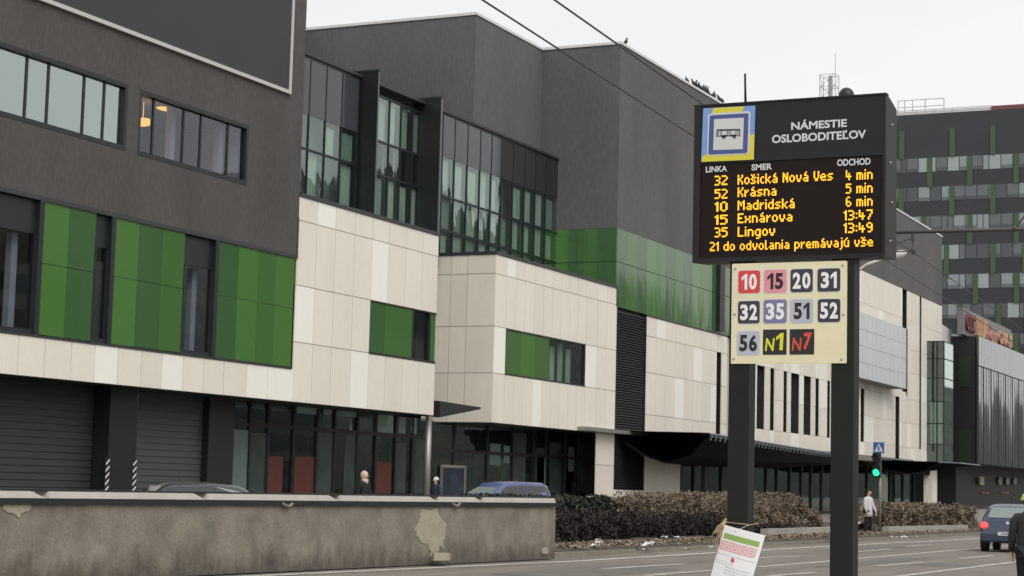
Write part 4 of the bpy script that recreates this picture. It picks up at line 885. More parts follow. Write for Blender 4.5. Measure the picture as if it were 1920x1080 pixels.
for tx,x0,x1,y0,y1,mb,mf in TL:
    P=lambda x,y: at(1340+x/4.5,470+y/4.5,X=PXX-.001)
    a,b=P(x0,(y0+y1)/2),P(x1,(y0+y1)/2); z1,z0=P((x0+x1)/2,y0)[2],P((x0+x1)/2,y1)[2]
    g=MB(); hem=.005; N=tx[0]=='N'
    if not N: rrect(g,a[1]+hem,b[1]-hem,z0-hem,z1+hem,PXX-.0002,.02,.0008,1)
    rrect(g,a[1],b[1],z0,z1,PXX-.0012,.003 if N else .017,.0008,0); t=g.build('route_tile',[K[mb],K['hem']],bs)
    w=a[1]-b[1]; h=z1-z0
    if N:
        text_X('numeral','N',a[1]-w*.09,a[1]-w*.50,z0+h*.15,z0+h*.66,PXX-.003,K[mf],t,.022,.12); digit(tx[1],a[1]-w*.56,a[1]-w*(.86 if tx[1]=='1' else .92),z0+h*.18,z0+h*.86,K[mf],t,.12)
    else:
        ws=[.27 if c=='1' else .36 for c in tx]; u=.5-(sum(ws)+.07)/2
        for c,wc in zip(tx,ws): digit(c,a[1]-w*u,a[1]-w*(u+wc),z0+h*.15,z1-h*.15,K[mf],t); u+=wc+.07
for x,y in ((174,152),(1082,124),(168,537),(1086,540),(160,912),(1070,918)):
    p=at(1340+x/4.5,470+y/4.5,X=PXX); g=MB(); g.ball((PXX-.001,p[1],p[2]),(.004,.009,.009),10,6); g.build('rivet',K['rivet'],bs,smooth=True)
# paper notice tied to the left post
PX_=SX-.05
def NP(u,v,off=0.):
    tl,tr,bl=[np.array(at(x,y,X=PX_)) for x,y in ((1359,984),(1435,1004),(1329,1092))]
    p=tl+(tr-tl)*u+(bl-tl)*v; return (PX_-off-.02*math.sin(math.pi*u)-.03*v*u,p[1],p[2])
def sheet(u0,u1,v0,v1,off,n=8,m=0,th=True):
    g=MB(); vs=[]
    for i in range(n+1):
        for j in range(n+1): vs.append(NP(u0+(u1-u0)*i/n,v0+(v1-v0)*j/n,off))
    k=len(vs); fs=[(i*(n+1)+j,(i+1)*(n+1)+j,(i+1)*(n+1)+j+1,i*(n+1)+j+1) for i in range(n) for j in range(n)]
    if th:
        vs+=[(p[0]+.0012,p[1],p[2]) for p in vs]; fs+=[tuple(k+i for i in f[::-1]) for f in fs]
    return g.add(vs,fs,m)
c=NP(.5,.5); pn=thing('paper_notice','white printed paper notice with green heading tied to the left post','notice',(c[0],c[1],c[2]))
sheet(0,1,0,1,0).build('sheet',K['paper'],pn,smooth=True)
sheet(.05,.93,.125,.215,.0015).build('heading_band',K['ink_green'],pn,smooth=True)
rr=random.Random(8)
def lines(v0,n,dv,h,m,u0=.04,u1=.92,name='print_lines'):
    g=MB()
    for k in range(n):
        u=u0
        while u<u1-.02:
            w=min(rr.uniform(.04,.12),u1-u); q=sheet(u,u+w,v0+dv*k,v0+dv*k+h,.0012,2,0,False); g.add(q.v,q.f); u+=w+.014
    g.build(name,K[m],pn)
lines(.25,4,.043,.03,'ink_red'); lines(.47,1,.03,.012,'ink_grey',.0,.96); lines(.585,2,.04,.012,'ink_mint',.03,.5); lines(.66,3,.05,.015,'ink_grey',.3,.9); lines(.9,2,.04,.022,'ink_red',.05,.85)
a=NP(.44,.53,.002); g=MB(); g.ball(a,(.002,.012,.016),8,6); g.build('red_mark',K['n_red'],pn)
g=MB(); yl1,yr1=float(at(1366,980,X=SX)[1]),float(at(1405,980,X=SX)[1]); zl=float(at(1385,980,X=SX)[2])
g.tube([(SX+.0,yl1+.01,zl+.0),(SX-.0,(yl1+yr1)/2,zl-.006),(SX+.0,yr1-.008,zl-.012),(SX+.17,yr1-.01,zl-.005),(SX+.175,yl1+.01,zl),(SX+.0,yl1+.01,zl)],.003,5)
p=NP(.3,.06,.003); g.tube([(SX-.005,yr1-.005,zl-.01),(SX-.03,yr1+.03,zl-.03),p],.003,5)
for k in range(16):
    s=at(1361+rr.uniform(-3,3),974+rr.uniform(-3,5),X=SX-.03); e=at(1340+rr.uniform(-7,14),1003+rr.uniform(-12,10),X=SX-.05); mid=(np.array(s)+np.array(e))/2+np.array([rr.uniform(-.01,.01),rr.uniform(-.012,.012),rr.uniform(0,.012)])
    g.tube([tuple(s),tuple(mid),tuple(e)],[.004,.0045,.002],4)
for k in range(3):
    s=at(1346+3*k,1002,X=SX-.05); m1=at(1340+5*k,1018,X=SX-.06); e=at(1346-4*k,1024+14*k,X=SX-.05); g.tube([tuple(s),tuple(m1),tuple(e)],.0022,4)
g.build('raffia_tie',K['raffia'],pn)
# ------------------------------------------------------------------ trolley wires, bracket and lamp
wires=[]
for nm,(A,B),lab in (('trolley_wire',((905,0),(1305,258)),'overhead trolley wire on the left, running down across the grey wall'),('trolley_wire',((1040,0),(1320,197)),'overhead trolley wire on the right, meeting the roof corner')):
    a,b=at(*A,Z=5.9),at(*B,Z=5.9); d=(b-a)/(b-a)[0]; wires.append((a,d))
    pts=[tuple(a+d*(x-a[0])) for x in (-10,5,20,33,50,75)]
    g=MB(); g.tube(pts,.0095,6); tag(g.build(nm,K['wire']),lab,'overhead wire','trolley wires')
BX=33.; wp=[a+d*(BX-a[0]) for a,d in wires]
za=float(at(1800,432,X=BX)[2]); pyy=5.25
br=thing('trolley_bracket','dark trolley pole with a long arm and hanging wire clamps beside the display','trolley pole',(BX,pyy,.12))
g=MB(); g.tube([(BX,pyy,.12),(BX,pyy,7.9)],[.13,.1],12); g.build('pole',K['dark'],br,smooth=True)
g=MB(); g.tube([(BX,pyy,za-.02),(BX,9.3,za+.02)],.035,8); g.build('arm',K['wire'],br,smooth=True)
g=MB(); s=at(1903,424,X=BX); g.tube([(BX,s[1],za),(BX,pyy,za+.75)],.016,6); g.ball((BX,s[1],za),.05,8,6); g.build('stay',K['wire'],br)
g=MB(); h=at(1711,442,X=BX); 
g.tube([(BX,h[1],za),(BX,h[1],za-.16)],.03,6); g.tube([(BX,h[1],za-.1),tuple(wp[0])],.012,5); g.tube([(BX,h[1],za-.1),tuple(wp[1])],.012,5) if abs(wp[1][1]-h[1])<1 else None
g.tube([tuple(wp[0]+np.array([0,0,.02])),tuple(wp[1]+np.array([0,0,.02]))],.013,5)
for w in wp: g.ball(tuple(w+np.array([0,0,.03])),(.05,.045,.07),8,6)
g.build('wire_hanger',K['wire'],br)
LX=60.; a=at(1584,514,X=LX); h0=at(1664,482,X=LX); h1=at(1701,472,X=LX)
la=thing('street_lamp','pale street lamp with curved arm behind the right post of the display','street lamp',(LX,a[1],.1))
g=MB(); g.tube([(LX,a[1],.1),(LX,a[1],a[2]-.4)],[.11,.07],10); g.build('pole',K['steel'],la,smooth=True)
lm=mat('lamp_enamel',(.62,.58,.48),.4)
g=MB(); g.tube([(LX,a[1],a[2]-.42),(LX,a[1]-.15,a[2]-.1),tuple(at(1625,496,X=LX)),tuple(h0)],[.06,.05,.045,.045],8); g.build('arm',lm,la,smooth=True)
g=MB(); n=6; 
g.tube([tuple(h0+(h1-h0)*t-np.array([0,0,.02*math.sin(math.pi*t)])) for t in (0,.12,.4,.75,.95,1)],[.05,.1,.14,.12,.05,.01],10); g.build('lamp_head',mat('lamp_shell',(.66,.64,.58),.4),la,smooth=True)
# ------------------------------------------------------------------ traffic light
TLX=72.; tp=at(1650,900,X=TLX); ty_=float(tp[1]); zt_=float(at(1648,848,X=TLX)[2])
tl=thing('traffic_light','traffic light showing green under a blue crossing sign','traffic light',(TLX,ty_,.12))
g=MB(); g.tube([(TLX,ty_,.12),(TLX,ty_,zt_)],.055,10); g.build('pole',mat('pole_galvanised',(.26,.25,.2),.5,metal=.3),tl,smooth=True)
c=at(1643,880,X=TLX-.2); zg=float(at(1643,886,X=TLX-.2)[2]); yc=float(c[1])
g=MB(); g.box(TLX-.2,TLX-.02,yc-.15,yc+.15,zg-.19,zg+.75); g.build('signal_housing',K['black'],tl)
for k,mm in enumerate((emit('signal_green',(.02,.80,.36),1.5),K['black'],K['black'])):
    z=zg+.28*k; g=MB(); g.tube([(TLX-.2,yc,z),(TLX-.235,yc,z)],.13,16); g.build('lens',mm,tl)
    g=MB(); 
    for t in range(8):
        a0,a1=math.pi*t/8,math.pi*(t+1)/8; r=.14
        g.prism([(TLX-.2,yc+r*math.cos(a0),z+r*math.sin(a0)),(TLX-.2,yc+r*math.cos(a1),z+r*math.sin(a1)),(TLX-.2,yc+(r+.012)*math.cos(a1),z+(r+.012)*math.sin(a1)),(TLX-.2,yc+(r+.012)*math.cos(a0),z+(r+.012)*math.sin(a0))],(-.17,0,0))
    g.build('visor',K['black'],tl)
q=at(1648,839.5,X=TLX-.08); hw=.235; zc_=float(q[2]); yq=float(q[1])
g=MB(); g.box(TLX-.1,TLX-.07,yq-hw,yq+hw,zc_-hw,zc_+hw,1); g.box(TLX-.104,TLX-.1,yq-hw+.025,yq+hw-.025,zc_-hw+.025,zc_+hw-.025,0)
g.prism([(TLX-.104,yq-.17,zc_-.15),(TLX-.104,yq+.17,zc_-.15),(TLX-.104,yq,zc_+.17)],(-.004,0,0),1)
for pts in ([(-.01,.09),(.03,.09),(.03,.05),(-.01,.05)],[(-.02,.04),(.04,.04),(.02,-.04),(-.02,-.04)],[(.0,-.04),(.03,-.04),(.08,-.13),(.05,-.13)],[(-.03,-.04),(.01,-.04),(-.05,-.13),(-.08,-.13)]): g.prism([(TLX-.109,yq+a,zc_+b) for a,b in pts],(-.003,0,0),2)
g.build('crossing_sign',[mat('sign_road_blue',(.03,.09,.34),.4),mat('sign_road_white',(.62,.64,.66),.4),K['t_black']],tl)
#@@LIFE
# ------------------------------------------------------------------ hedges, verge litter
def hedge(name,label,x0,x1,y0,y1,z0,z1,mats,n,leaf,seed,stems=None,rough=.25,upright=False,dense=True):
    rr=random.Random(seed); t=thing(name,label,'hedge',((x0+x1)/2,(y0+y1)/2,z0),0,'hedges on the verge')
    g=MB(); L=x1-x0
    ph=[rr.uniform(0,6) for _ in range(6)]
    def hz(x): return z1+rough*(.4*math.sin(x*1.1+ph[0])+.35*math.sin(x*2.7+ph[1])+.3*math.sin(x*6.1+ph[2]))
    def fy(x,z): return rough*(.8*math.sin(x*1.7+ph[3])+.5*math.sin(x*4.3+z*3+ph[4])+.5*math.sin(z*5+ph[5]))
    for i in range(n):
        # mostly in the outer shell, clumped
        x=rr.uniform(x0,x1); top=hz(x)
        if rr.random()<.3: z=top-abs(rr.gauss(0,.12)); y=rr.uniform(y0,y1)
        else: z=z0+(top-z0)*rr.random()**.8; y=y0+fy(x,z)+abs(rr.gauss(0,.22)) if rr.random()<.75 else rr.uniform(y0,y1)
        ed=min(x-x0,x1-x)
        if ed<.5 and z>z0+(top-z0)*(.55+.9*ed): continue
        cl=math.sin(x*3.1+ph[1])+math.sin(z*6+x*1.3+ph[4])+math.sin(y*4+ph[2])
        if cl<-1.5 and rr.random()<.7: continue
        s=leaf*rr.uniform(.6,1.5); c=Vector((x,y,z))
        if upright: a=Vector((rr.gauss(0,.3),rr.gauss(0,.3),1)).normalized()
        else: a=Vector((rr.gauss(0,1)*1.5,rr.gauss(0,1),rr.gauss(0,1))).normalized()
        b=a.orthogonal().normalized(); b=(Matrix.Rotation(rr.uniform(0,6.28),3,a)@b)
        k=.5 if upright else .62
        mi=0 if cl>.9 else (1 if cl>-.5 else 2)
        if rr.random()<.35: mi=rr.randrange(len(mats))
        g.add([c-a*s,c+b*s*k,c+a*s,c-b*s*k],[(0,1,2,3)],min(mi,len(mats)-1))
    g.build('foliage',mats,t)
    g=MB()
    if dense: g.box(x0+1.4,x1-1.2,y0+1.35,y1-.3,z0,z1-.55,1)
    for k in range(int(L*2.2)):
        x=rr.uniform(x0+.1,x1-.1); y=rr.uniform(y0+.05,y1-.1); h=(hz(x)-z0)*rr.uniform(.5,.98)
        g.tube([(x,y,z0-.02),(x+rr.uniform(-.1,.1),y+rr.uniform(-.1,.1),z0+h*.5),(x+rr.uniform(-.25,.25),y+rr.uniform(-.15,.15),z0+h)],[.018,.013,.006],4)
    g.build('stems',[twig,mats[1]],t)
    return t
twig=mat('twig_bark',(.045,.035,.028),.9)
br_=[mat('dead_leaf_tan',(.235,.183,.13),.9,noise=.2,nscale=2),mat('dead_leaf_brown',(.19,.145,.105),.9,noise=.2,nscale=2),mat('dead_leaf_dark',(.15,.115,.082),.9,noise=.2,nscale=2)]
ev=[mat('evergreen_leaf',(.013,.022,.010),.7),mat('evergreen_deep',(.009,.015,.008),.7),mat('evergreen_tip',(.022,.034,.013),.7)]
dk=[mat('bare_twig_dark',(.019,.0145,.0125),.9),mat('bare_twig_purple',(.022,.0165,.015),.9),mat('bare_twig_brown',(.028,.021,.017),.9)]
hedge('hedge','tall brown dry-leaved hedge running behind the two display posts',56.8,72.8,20.6,23.0,.12,1.27,br_,46000,.047,1,rough=.38)
hx0,hx1=pX(1658,980,18.3),pX(1836,980,18.3)
hedge('hedge','brown dry-leaved hedge between the traffic light and the blue hatchback',hx0,hx1,18.3,20.6,.12,1.04,br_,34000,.058,2,rough=.34)
hedge('hedge','dark evergreen hedge just beyond the right end of the concrete wall',46.5,62,23.3,25.2,.1,1.24,ev,14000,.065,3,rough=.15)
hedge('hedge','low dark leafless shrub hedge in front of the evergreen hedge',42.3,59.5,19.9,22.6,.1,.80,dk,22000,.05,4,rough=.15)
hedge('hedge','low dark leafless shrub strip at the foot of the tall brown hedge',57.5,66,19.4,20.4,.1,.48,dk,6000,.05,6,rough=.1)
g=MB(); 
for a,b,ya,yb in ((60.5,70.4,18.75,18.55),(72.6,84,17.65,16.9)):
    g=MB(); g.prism([(a,ya,.05),(b,yb,.05),(b,yb+.25,.05),(a,ya+.25,.05)],(0,0,.34)); tag(g.build('planter_kerb',K['concrete']),'low concrete planter edge '+('below the tall brown hedge' if a<70 else 'right of the traffic light below the brown hedge'),'kerb wall')
a,b=at(1590,980.5,Y=19.5),at(1633,980.5,Y=19.5)
bt=thing('bench','pale bench slab beside the person in the white coat','bench',((a[0]+b[0])/2,19.5,.1)); g=MB(); g.box(a[0],b[0],19.3,19.7,a[2]-.04,a[2]+.04); g.build('seat',K['white'],bt)
for x in (a[0]+.3,b[0]-.3): g=MB(); g.box(x-.06,x+.06,19.35,19.65,.1,a[2]-.04); g.build('leg',K['dark'],bt)
lit=[mat('litter_white',(.6,.6,.58),.8),mat('litter_grey',(.35,.34,.32),.8),mat('litter_blue',(.15,.2,.32),.8)]
for i,(x,y,s,mi) in enumerate(((1078,1026,.16,1),(1115,1023,.16,0),(1124,1019,.17,0),(1122,1012,.12,1),(1148,1014,.12,2),(1177,1017,.14,1),(1163,1014,.09,1),(1216,1022,.24,0),(1246,1007,.15,0),(1268,1007,.13,0),(1200,1031,.2,1),(1290,1029,.12,1),(1680,1008,.2,0),(1696,1008,.2,0),(1720,1006,.15,1),(1335,1026,.14,1))):
    p=at(x,y,Z=.2); rr=random.Random(i); g=MB()
    n=5; vs=[]
    for a in range(n):
        for b in range(n): vs.append((p[0]+(a/(n-1)-.5)*s*1.4+rr.uniform(-.2,.2)*s,p[1]+(b/(n-1)-.5)*s+rr.uniform(-.2,.2)*s,.17+rr.uniform(0,.55)*s))
    g.add(vs,[(a*n+b,(a+1)*n+b,(a+1)*n+b+1,a*n+b+1) for a in range(n-1) for b in range(n-1)])
    tag(g.build('litter_scrap',lit[mi]),'crumpled scrap of litter lying on the verge among dead leaves','litter','litter scraps on the verge')
g=MB(); rr=random.Random(77)
for i in range(5200):
    x=41+ (rr.random()**1.3)*44; y=ky(x)+.2+rr.random()*1.7; s=rr.uniform(.025,.065); a=rr.uniform(0,6.28); c=Vector((x,y,.17+rr.random()*.07))
    u=Vector((math.cos(a),math.sin(a),rr.uniform(-.5,.5)))*s; v=Vector((-math.sin(a),math.cos(a),rr.uniform(-.5,.5)))*s*.6
    g.add([c-u,c+v,c+u,c-v],[(0,1,2,3)],rr.choice((0,0,1,1,2)))
tag(g.build('fallen_leaves',br_),'scattered brown leaves covering the bare verge soil','leaves',kind='stuff')
# ------------------------------------------------------------------ pigeons
pgm=mat('pigeon_feather',(.045,.045,.05),.8)
def pigeon(): 
    g=MB(); g.tube([(-.17,0,.03),(-.1,0,.08),(0,0,.13),(.06,0,.19),(.08,0,.25)],[.02,.055,.075,.06,.035],8); g.ball((.095,0,.275),(.042,.036,.038),8,6); g.tube([(.13,0,.272),(.16,0,.262)],[.012,.003],5)
    for s in (-1,1): g.tube([(.01,s*.03,.08),(.015,s*.03,.0)],.008,4)
    return g.build('pigeon',pgm,smooth=True)
pz=ZG+.13; src=pigeon(); rr=random.Random(12)
px_=[(290,155),(1075,670),(1135,700),(1155,708),(1185,725),(1203,735),(1222,750),(1245,765),(1265,775),(1298,795),(1325,808),(1350,822),(1380,840),(1415,855),(1432,865),(1460,885),(1482,900),(1503,910),(1522,918)]
for i,(x,y) in enumerate(px_):
    X=pX(1130+x/6.752,60+y/6.752,YB+.1); o=src if i==0 else src.copy()
    if i: COL.objects.link(o)
    o.location=(X,YB+.1+rr.uniform(-.08,.1),pz); o.rotation_euler=(0,0,rr.uniform(0,6.28)); o.scale=(1.25,1.25,1.25)
    tag(o,'single pigeon perched alone at the near roof corner' if i==0 else 'dark pigeon perched in the row along the grey roof edge','bird','pigeons on the roof edge')
# ------------------------------------------------------------------ cars
carglass=mat('car_glass',(.02,.024,.026),.06,spec=.8); wind=mat('car_glass_pale',(.20,.24,.23),.1,spec=.7)
def car(label,loc,rot,paint,dark,L=3.9,Wd=1.68,H=1.44,van=False,rear_lit=False,glassm=None,front_glass=None):
    t=thing('parked_car' if not rear_lit else 'car',label,'car',loc,rot)
    hw=Wd/2; glassm=glassm or carglass
    if van: st=[(-L/2,.34,.62,0),(-L/2+.03,.3,.9,0),(-L/2+.06,.28,1.02,1),(-L/2+.16,.27,H-.10,1),(-L/2+.4,.26,H-.02,1),(-.4,.25,H,1),(.35,.25,H-.06,1),(.62,.25,H-.22,1),(1.12,.25,1.08,0),(1.5,.26,.98,0),(L/2-.12,.3,.78,0),(L/2,.36,.58,0)]
    else: st=[(-L/2,.36,.60,0),(-L/2+.05,.30,.70,0),(-L/2+.10,.28,.93,0),(-L/2+.16,.27,1.0,1),(-L/2+.44,.26,H-.10,1),(-L/2+.62,.25,H-.03,1),(-.35,.25,H,1),(.25,.25,H-.05,1),(.5,.25,H-.17,1),(1.02,.25,.98,0),(1.5,.26,.86,0),(L/2-.12,.3,.70,0),(L/2,.36,.55,0)]
    g=MB(); rings=[]
    def half(s):
        x,zb,zt,cab=s; e=1-.10*max(0,(abs(x)-L/2+.45)/.45)**1.5; w=hw*e; belt=min(.93,zt-.03)
        wr=w*.70 if cab else w*.86
        if cab and zt<1.15: wr=w*.86
        return [(0,zb),(w*.85,zb),(w*.98,zb+.10),(w,min(.62,(zb+belt)/2+.05)),(w*.985,belt-.06),(w*.94,belt),(wr,max(belt+.005,zt-.05)),(wr*.82,zt-.008),(0,zt)]
    for s in st:
        h=half(s); ring=[(s[0],y,z) for y,z in h]+[(s[0],-y,z) for y,z in h[-2:0:-1]]; rings.append(ring)
    n=len(rings[0]); g.add([v for r in rings for v in r],[])
    for i in range(len(rings)-1):
        for k in range(n): a=i*n+k; b=i*n+(k+1)%n; g.f.append([a,a+n,b+n,b]); g.m.append(0)
    g.f.append(list(range(n))); g.m.append(0); g.f.append([(len(rings)-1)*n+k for k in range(n-1,-1,-1)]); g.m.append(0)
    body=g.build('body',paint,t,local=True,smooth=True)
    md=body.modifiers.new('bevel','BEVEL'); md.width=.03; md.segments=2; md.limit_method='ANGLE'; md.angle_limit=R(25)
    def off(p,c,d=.012):
        v=Vector(p)-Vector(c); return tuple(Vector(p)+v.normalized()*d)
    cabs=[i for i,s in enumerate(st) if s[3]]
    # side glass
    for sg in (1,-1):
        lo=[];hi=[]
        for i in cabs[1:]:
            x,zb,zt,_=st[i]; h=half(st[i]); (yb,zb_),(yr,zr)=h[5],h[6]
            lo.append(Vector((x,sg*(yb*.985+.012),zb_+.03))); hi.append(Vector((x,sg*(yb+(yr-yb)*.86+.014),zb_+(zr-zb_)*.86)))
        xf=Vector((st[cabs[-1]+1][0]-.2,lo[-1].y,lo[-1].z)); g=MB()
        poly=lo+[xf]+hi[::-1]
        mid=len(lo)//2
        g.prism([tuple(p) for p in lo[:mid+1]+hi[:mid+1][::-1]],(0,-sg*.004,0)); g.prism([tuple(p+Vector((.06 if k in (0,) else 0,0,0))) for k,p in enumerate(lo[mid:]+[xf]+hi[mid:][::-1])],(0,-sg*.004,0)); g.build('side_window',glassm,t,local=True)
    def slope_glass(ia,ib,sgn,name,m,fa=.12,fb=.9):
        A,B=half(st[ia]),half(st[ib]); xa,xb=st[ia][0],st[ib][0]
        def P(f,s): 
            x=xa+(xb-xa)*f; z=A[8][1]+(B[8][1]-A[8][1])*f; w=(A[7][0]+(B[7][0]-A[7][0])*f)*1.02; return Vector((x,w*s,z-.006*abs(s)))
        nn=Vector(((B[8][1]-A[8][1])*(-1 if xb>xa else 1),0,abs(xb-xa))).normalized()*.016
        g=MB(); g.prism([tuple(P(fa,1)+nn),tuple(P(fa,-1)+nn),tuple(P(fb,-1)+nn),tuple(P(fb,1)+nn)],tuple(-nn*.3)); g.build(name,m,t,local=True)
    if van: slope_glass(2,3,-1,'rear_window',glassm); slope_glass(8,7,1,'windscreen',front_glass or glassm,.05,.95)
    else: slope_glass(3,4,-1,'rear_window',wind if rear_lit else glassm,.05,.95); slope_glass(9,8,1,'windscreen',front_glass or glassm,.05,.95)
    for sx_ in (-L/2+.72,L/2-.75):
        for sg in (1,-1):
            g=MB(); g.tube([(sx_,sg*(hw-.2),.30),(sx_,sg*(hw+.005),.30)],[.30,.30],20); w=g.build('wheel',K['rubber'],t,local=True)
            g=MB(); g.tube([(sx_,sg*(hw-.02),.30),(sx_,sg*(hw+.015),.30)],[.19,.17],14); g.build('rim',K['steel'],w,local=True)
    for sg in (1,-1):
        g=MB(); x=-L/2
        g.ball((x+.05,sg*(hw-.17),.79),(.07,.12,.10),12,8); g.build('tail_light',emit('brake_glow',(1,.06,.07),1.6) if rear_lit else mat('tail_red',(.3,.02,.02),.3),t,local=True,smooth=True)
        g=MB(); g.ball((L/2-.12,sg*(hw-.28),.66),(.12,.16,.08),12,8); g.build('headlight',wind,t,local=True,smooth=True)
    g=MB(); g.box(-L/2-.03,-L/2+.25,-hw*.93,hw*.93,.30,.58); bp=g.build('bumper',dark,t,local=True); md=bp.modifiers.new('bevel','BEVEL'); md.width=.05; md.segments=3
    g=MB(); g.box(-L/2-.045,-L/2-.025,-.26,.26,.50,.60); pl_=g.build('number_plate',K['hem'],t,local=True)
    g=MB(); rr=random.Random(5)
    for k in range(7): g.box(-L/2-.048,-L/2-.0455,-.2+k*.055,-.17+k*.055,.525,.575)
    if not rear_lit: g=MB(); g.box(-L/2-.048,-L/2-.0455,.2,.24,.52,.58)
    g.build('plate_marks',K['t_black'],pl_,local=True)
    g=MB(); g.tube([(-.9,0,H-.02),(-1.05,0,H+.16)],.008,5); g.build('aerial',K['black'],t,local=True)
    if rear_lit:
        g=MB(); g.ball((-L/2+.09,0,.86),(.02,.05,.05),10,6); g.build('badge',K['hem'],t,local=True,smooth=True)
        g=MB(); g.box(-L/2+.13,-L/2+.2,-.36,-.1,1.0,1.03); g.build('wiper',K['black'],t,local=True)
        g=MB(); g.tube([(-L/2-.02,.45,.26),(-L/2+.2,.45,.28)],.04,8); g.build('exhaust',K['steel'],t,local=True)
    return t
pb=mat('car_paint_blue',(.014,.033,.068),.3,spec=.6,coat=.6); pv=mat('car_paint_violet_blue',(.055,.075,.22),.3,spec=.6,coat=.6); ps=mat('car_paint_graphite',(.03,.034,.037),.25,spec=.6,coat=.7)
a=at(1829,1034,Z=0); 
car('small blue hatchback driving away with its left tail light glowing red',(float(a[0])+1.95,float(a[1])-.84,0),R(2.5),pb,pb,rear_lit=True)
a=at(938,925,Y=29.5); car('violet blue van parked behind the concrete wall near the recessed entrance',(float(a[0]),29.5,.2),R(163),pv,K['dark'],L=4.2,Wd=1.75,H=1.56,van=True,front_glass=wind)
a=at(412,915,Y=25.0); car('graphite hatchback almost hidden behind the concrete wall by the red-panelled shopfront',(float(a[0]),25.0,.2),R(-38),ps,K['dark'],H=1.30)
# ------------------------------------------------------------------ people
skin=mat('skin',(.50,.30,.22),.6)
def skinmesh(name,J,E,m,par,sub=1,root=0):
    me=bpy.data.meshes.new(name); me.from_pydata([j[0] for j in J],E,[]); o=bpy.data.objects.new(name,me); COL.objects.link(o)
    md=o.modifiers.new('s','SKIN'); md.use_smooth_shade=True
    for i,j in enumerate(J):
        v=me.skin_vertices[0].data[i]; r=j[1] if isinstance(j[1],tuple) else (j[1],j[1]); v.radius=r; v.use_root=(i==root)
    o.modifiers.new('u','SUBSURF').levels=sub; o.modifiers['u'].render_levels=sub
    dg=bpy.context.evaluated_depsgraph_get(); n=bpy.data.meshes.new_from_object(o.evaluated_get(dg)); bpy.data.objects.remove(o); n.materials.clear(); n.materials.append(m)
    n.polygons.foreach_set('use_smooth',[True]*len(n.polygons)); q=bpy.data.objects.new(name,n); COL.objects.link(q); q.parent=par; ROOT[q.name]=ROOT[par.name]; return q
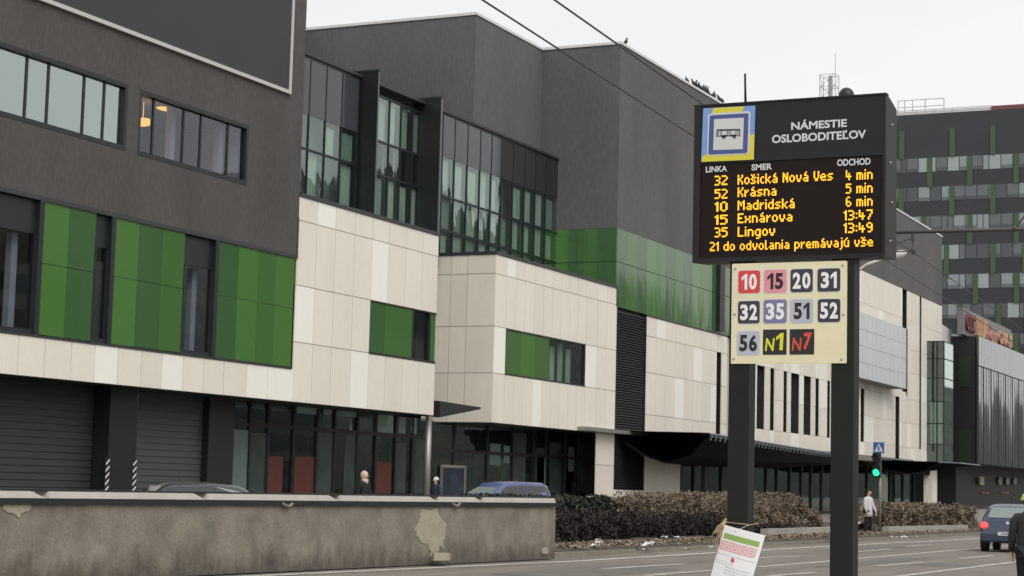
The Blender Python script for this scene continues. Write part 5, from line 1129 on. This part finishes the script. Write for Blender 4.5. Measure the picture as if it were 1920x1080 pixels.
def person(label,loc,rot,h,coat,legs,hairm,coat_len=.80,stride=.16,arm=(.12,-.08),hood=None,hat=None,shoes=None,bag=None,tilt=0.):
    t=thing('person',label,'person',loc,rot); k=h/1.72
    P=lambda x,y,z: (x*k,y*k,z*k)
    aL,aR=arm
    J=[(P(0,0,.95),.11),(P(0,0,1.15),.095),(P(0,0,1.33),(.10,.10)),(P(0,0,1.46),.062),(P(.015,0,1.54),.058),(P(.03,0,1.60),.088),(P(.03,0,1.66),.092),(P(.02,0,1.70),.06)]
    E=[(0,1),(1,2),(2,3),(3,4),(4,5),(5,6),(6,7)]
    def add(p,r,par): J.append((p,r)); E.append((par,len(J)-1)); return len(J)-1
    nose=add(P(.135,0,1.60),.014,5)
    for s,st_ in ((1,stride),(-1,-stride)):
        a=add(P(0,s*.10,.90),.095,0); b=add(P(st_*.55+.04,s*.10,.50),.062,a); c=add(P(st_-.02,s*.10,.09),.042,b); add(P(st_+.13,s*.105,.035),.035,c)
    hands=[]
    for s,sw in ((1,aL),(-1,aR)):
        a=add(P(0,s*.175,1.385),.045,2); b=add(P(sw*.4-.02,s*.245,1.12),.036,a); c=add(P(sw+.02,s*.255,.885),.032,b); d=add(P(sw+.035,s*.25,.82),(.036,.02),c); hands.append((d,s,sw))
        for f,(dx_,ln) in enumerate(((.028,.075),(.010,.085),(-.010,.08),(-.028,.062))):
            e=add(P(sw+.035+dx_,s*.25,.775),.011,d); add(P(sw+.04+dx_*1.1+.012,s*.242,.775-ln*.8),.009,e)
        e=add(P(sw+.075,s*.243,.80),.012,d); add(P(sw+.09,s*.238,.765),.010,e)
    skinmesh('body',J,E,skin,t)
    # trousers
    J=[(P(0,0,.96),.13)];E=[]
    for s,st_ in ((1,stride),(-1,-stride)):
        a=add(P(0,s*.10,.88),.115,0); b=add(P(st_*.55+.04,s*.10,.50),.082,a); add(P(st_-.02,s*.10,.10),.068,b)
    skinmesh('trousers',J,E,legs,t)
    for s,st_ in ((1,stride),(-1,-stride)):
        J=[(P(st_-.05,s*.10,.05),.048),(P(st_+.06,s*.105,.045),.046),(P(st_+.17,s*.11,.035),.034)];E=[(0,1),(1,2)]; skinmesh('shoe',J,E,shoes or K['rubber'],t)
    # coat
    g=MB(); n=16; rings=[(coat_len,.205,.155,.01),((coat_len+.98)/2,.20,.15,.01),(.98,.185,.14,.01),(1.14,.17,.125,0),(1.30,.185,.13,0),(1.40,.185,.115,-.01),(1.455,.12,.085,-.01),(1.50,.066,.066,0)]
    vs=[P(o_+dx_*math.cos(2*math.pi*q/n)*(1+.03*math.sin(q*2.3+z*9)),dy_*math.sin(2*math.pi*q/n),z) for z,dy_,dx_,o_ in rings for q in range(n)]
    g.add(vs,[(i*n+q,i*n+(q+1)%n,(i+1)*n+(q+1)%n,(i+1)*n+q) for i in range(len(rings)-1) for q in range(n)]+[tuple(range(n-1,-1,-1))])
    for s,sw in ((1,aL),(-1,aR)):
        g.tube([P(0,s*.10,1.41),P(0,s*.165,1.40),P(-.0,s*.205,1.33),P(sw*.4-.02,s*.245,1.12),P(sw*.75,s*.255,1.0),P(sw+.015,s*.258,.885)],[.06*k,.073*k,.074*k,.064*k,.056*k,.05*k],12)
    g.build('coat',coat,t,local=True,smooth=True)
    if hood:
        g=MB(); g.ball(P(-.03,0,1.64),(.14*k,.13*k,.16*k),14,10); g.tube([P(.03,0,1.34),P(.0,0,1.43),P(0,0,1.52)],[.09*k,.125*k,.12*k],12); g.build('hood',hood,t,local=True,smooth=True)
    else:
        g=MB(); g.ball(P(-.008,0,1.665),(.108*k,.100*k,.095*k),14,8); g.tube([P(-.05,0,1.64),P(-.07,0,1.50)],[.075*k,.055*k],10); g.build('hair',hairm,t,local=True,smooth=True)
    for s in (1,-1):
        g=MB(); g.ball(P(.112,s*.034,1.635),.010*k,8,6); g.build('eye',K['black'],t,local=True)
    if hat:
        g=MB(); g.ball(P(-.01,0,1.68),(.118*k,.112*k,.115*k),14,6,half=True); g.tube([P(-.01,0,1.655),P(-.01,0,1.69)],.12*k,14); g.build('cap',hat,t,local=True,smooth=True)
    if bag:
        g=MB(); g.ball(P(-.02,.33,.98),(.16*k,.07*k,.17*k),12,8); g.tube([P(-.02,.3,1.1),P(-.02,.2,1.45)],.012,5); g.build('shoulder_bag',bag,t,local=True,smooth=True)
    return t
blk=mat('cloth_black',(.012,.012,.013),.9); olive=mat('cloth_charcoal',(.022,.023,.020),.9,noise=.2,nscale=8); wht=mat('cloth_white',(.50,.48,.49),.9,noise=.15,nscale=10); hairk=mat('hair_dark',(.018,.013,.011),.8)
fur=mat('hood_fur',(.55,.42,.33),.95,noise=.2,nscale=20); neon=mat('cap_neon',(.50,.56,.16),.8); navy=mat('cloth_navy',(.02,.025,.05),.9)
a=at(1929,1000,X=28.2)
person('person in a dark jacket and neon cap walking at the right edge',(28.2,float(a[1]),.003),R(8),1.63,olive,blk,hairk,coat_len=.78,hat=neon,arm=(.10,-.1))
person('person in a white quilted coat standing under the traffic light',(70.4,17.9,.12),R(-112),1.64,wht,blk,hairk,coat_len=.69,stride=.05,arm=(.16,.1),bag=blk)
a=at(684,900,Y=31.); person('person in black with a pale fur hood behind the concrete wall',(float(a[0]),31.,.2),R(-100),1.70,blk,blk,hairk,hood=fur)
a=at(817,912,Y=32.5); person('person with a white and blue cap behind the wall near the poster',(float(a[0]),32.5,.2),R(170),1.60,navy,blk,hairk,hat=mat('cap_white',(.55,.57,.66),.8))
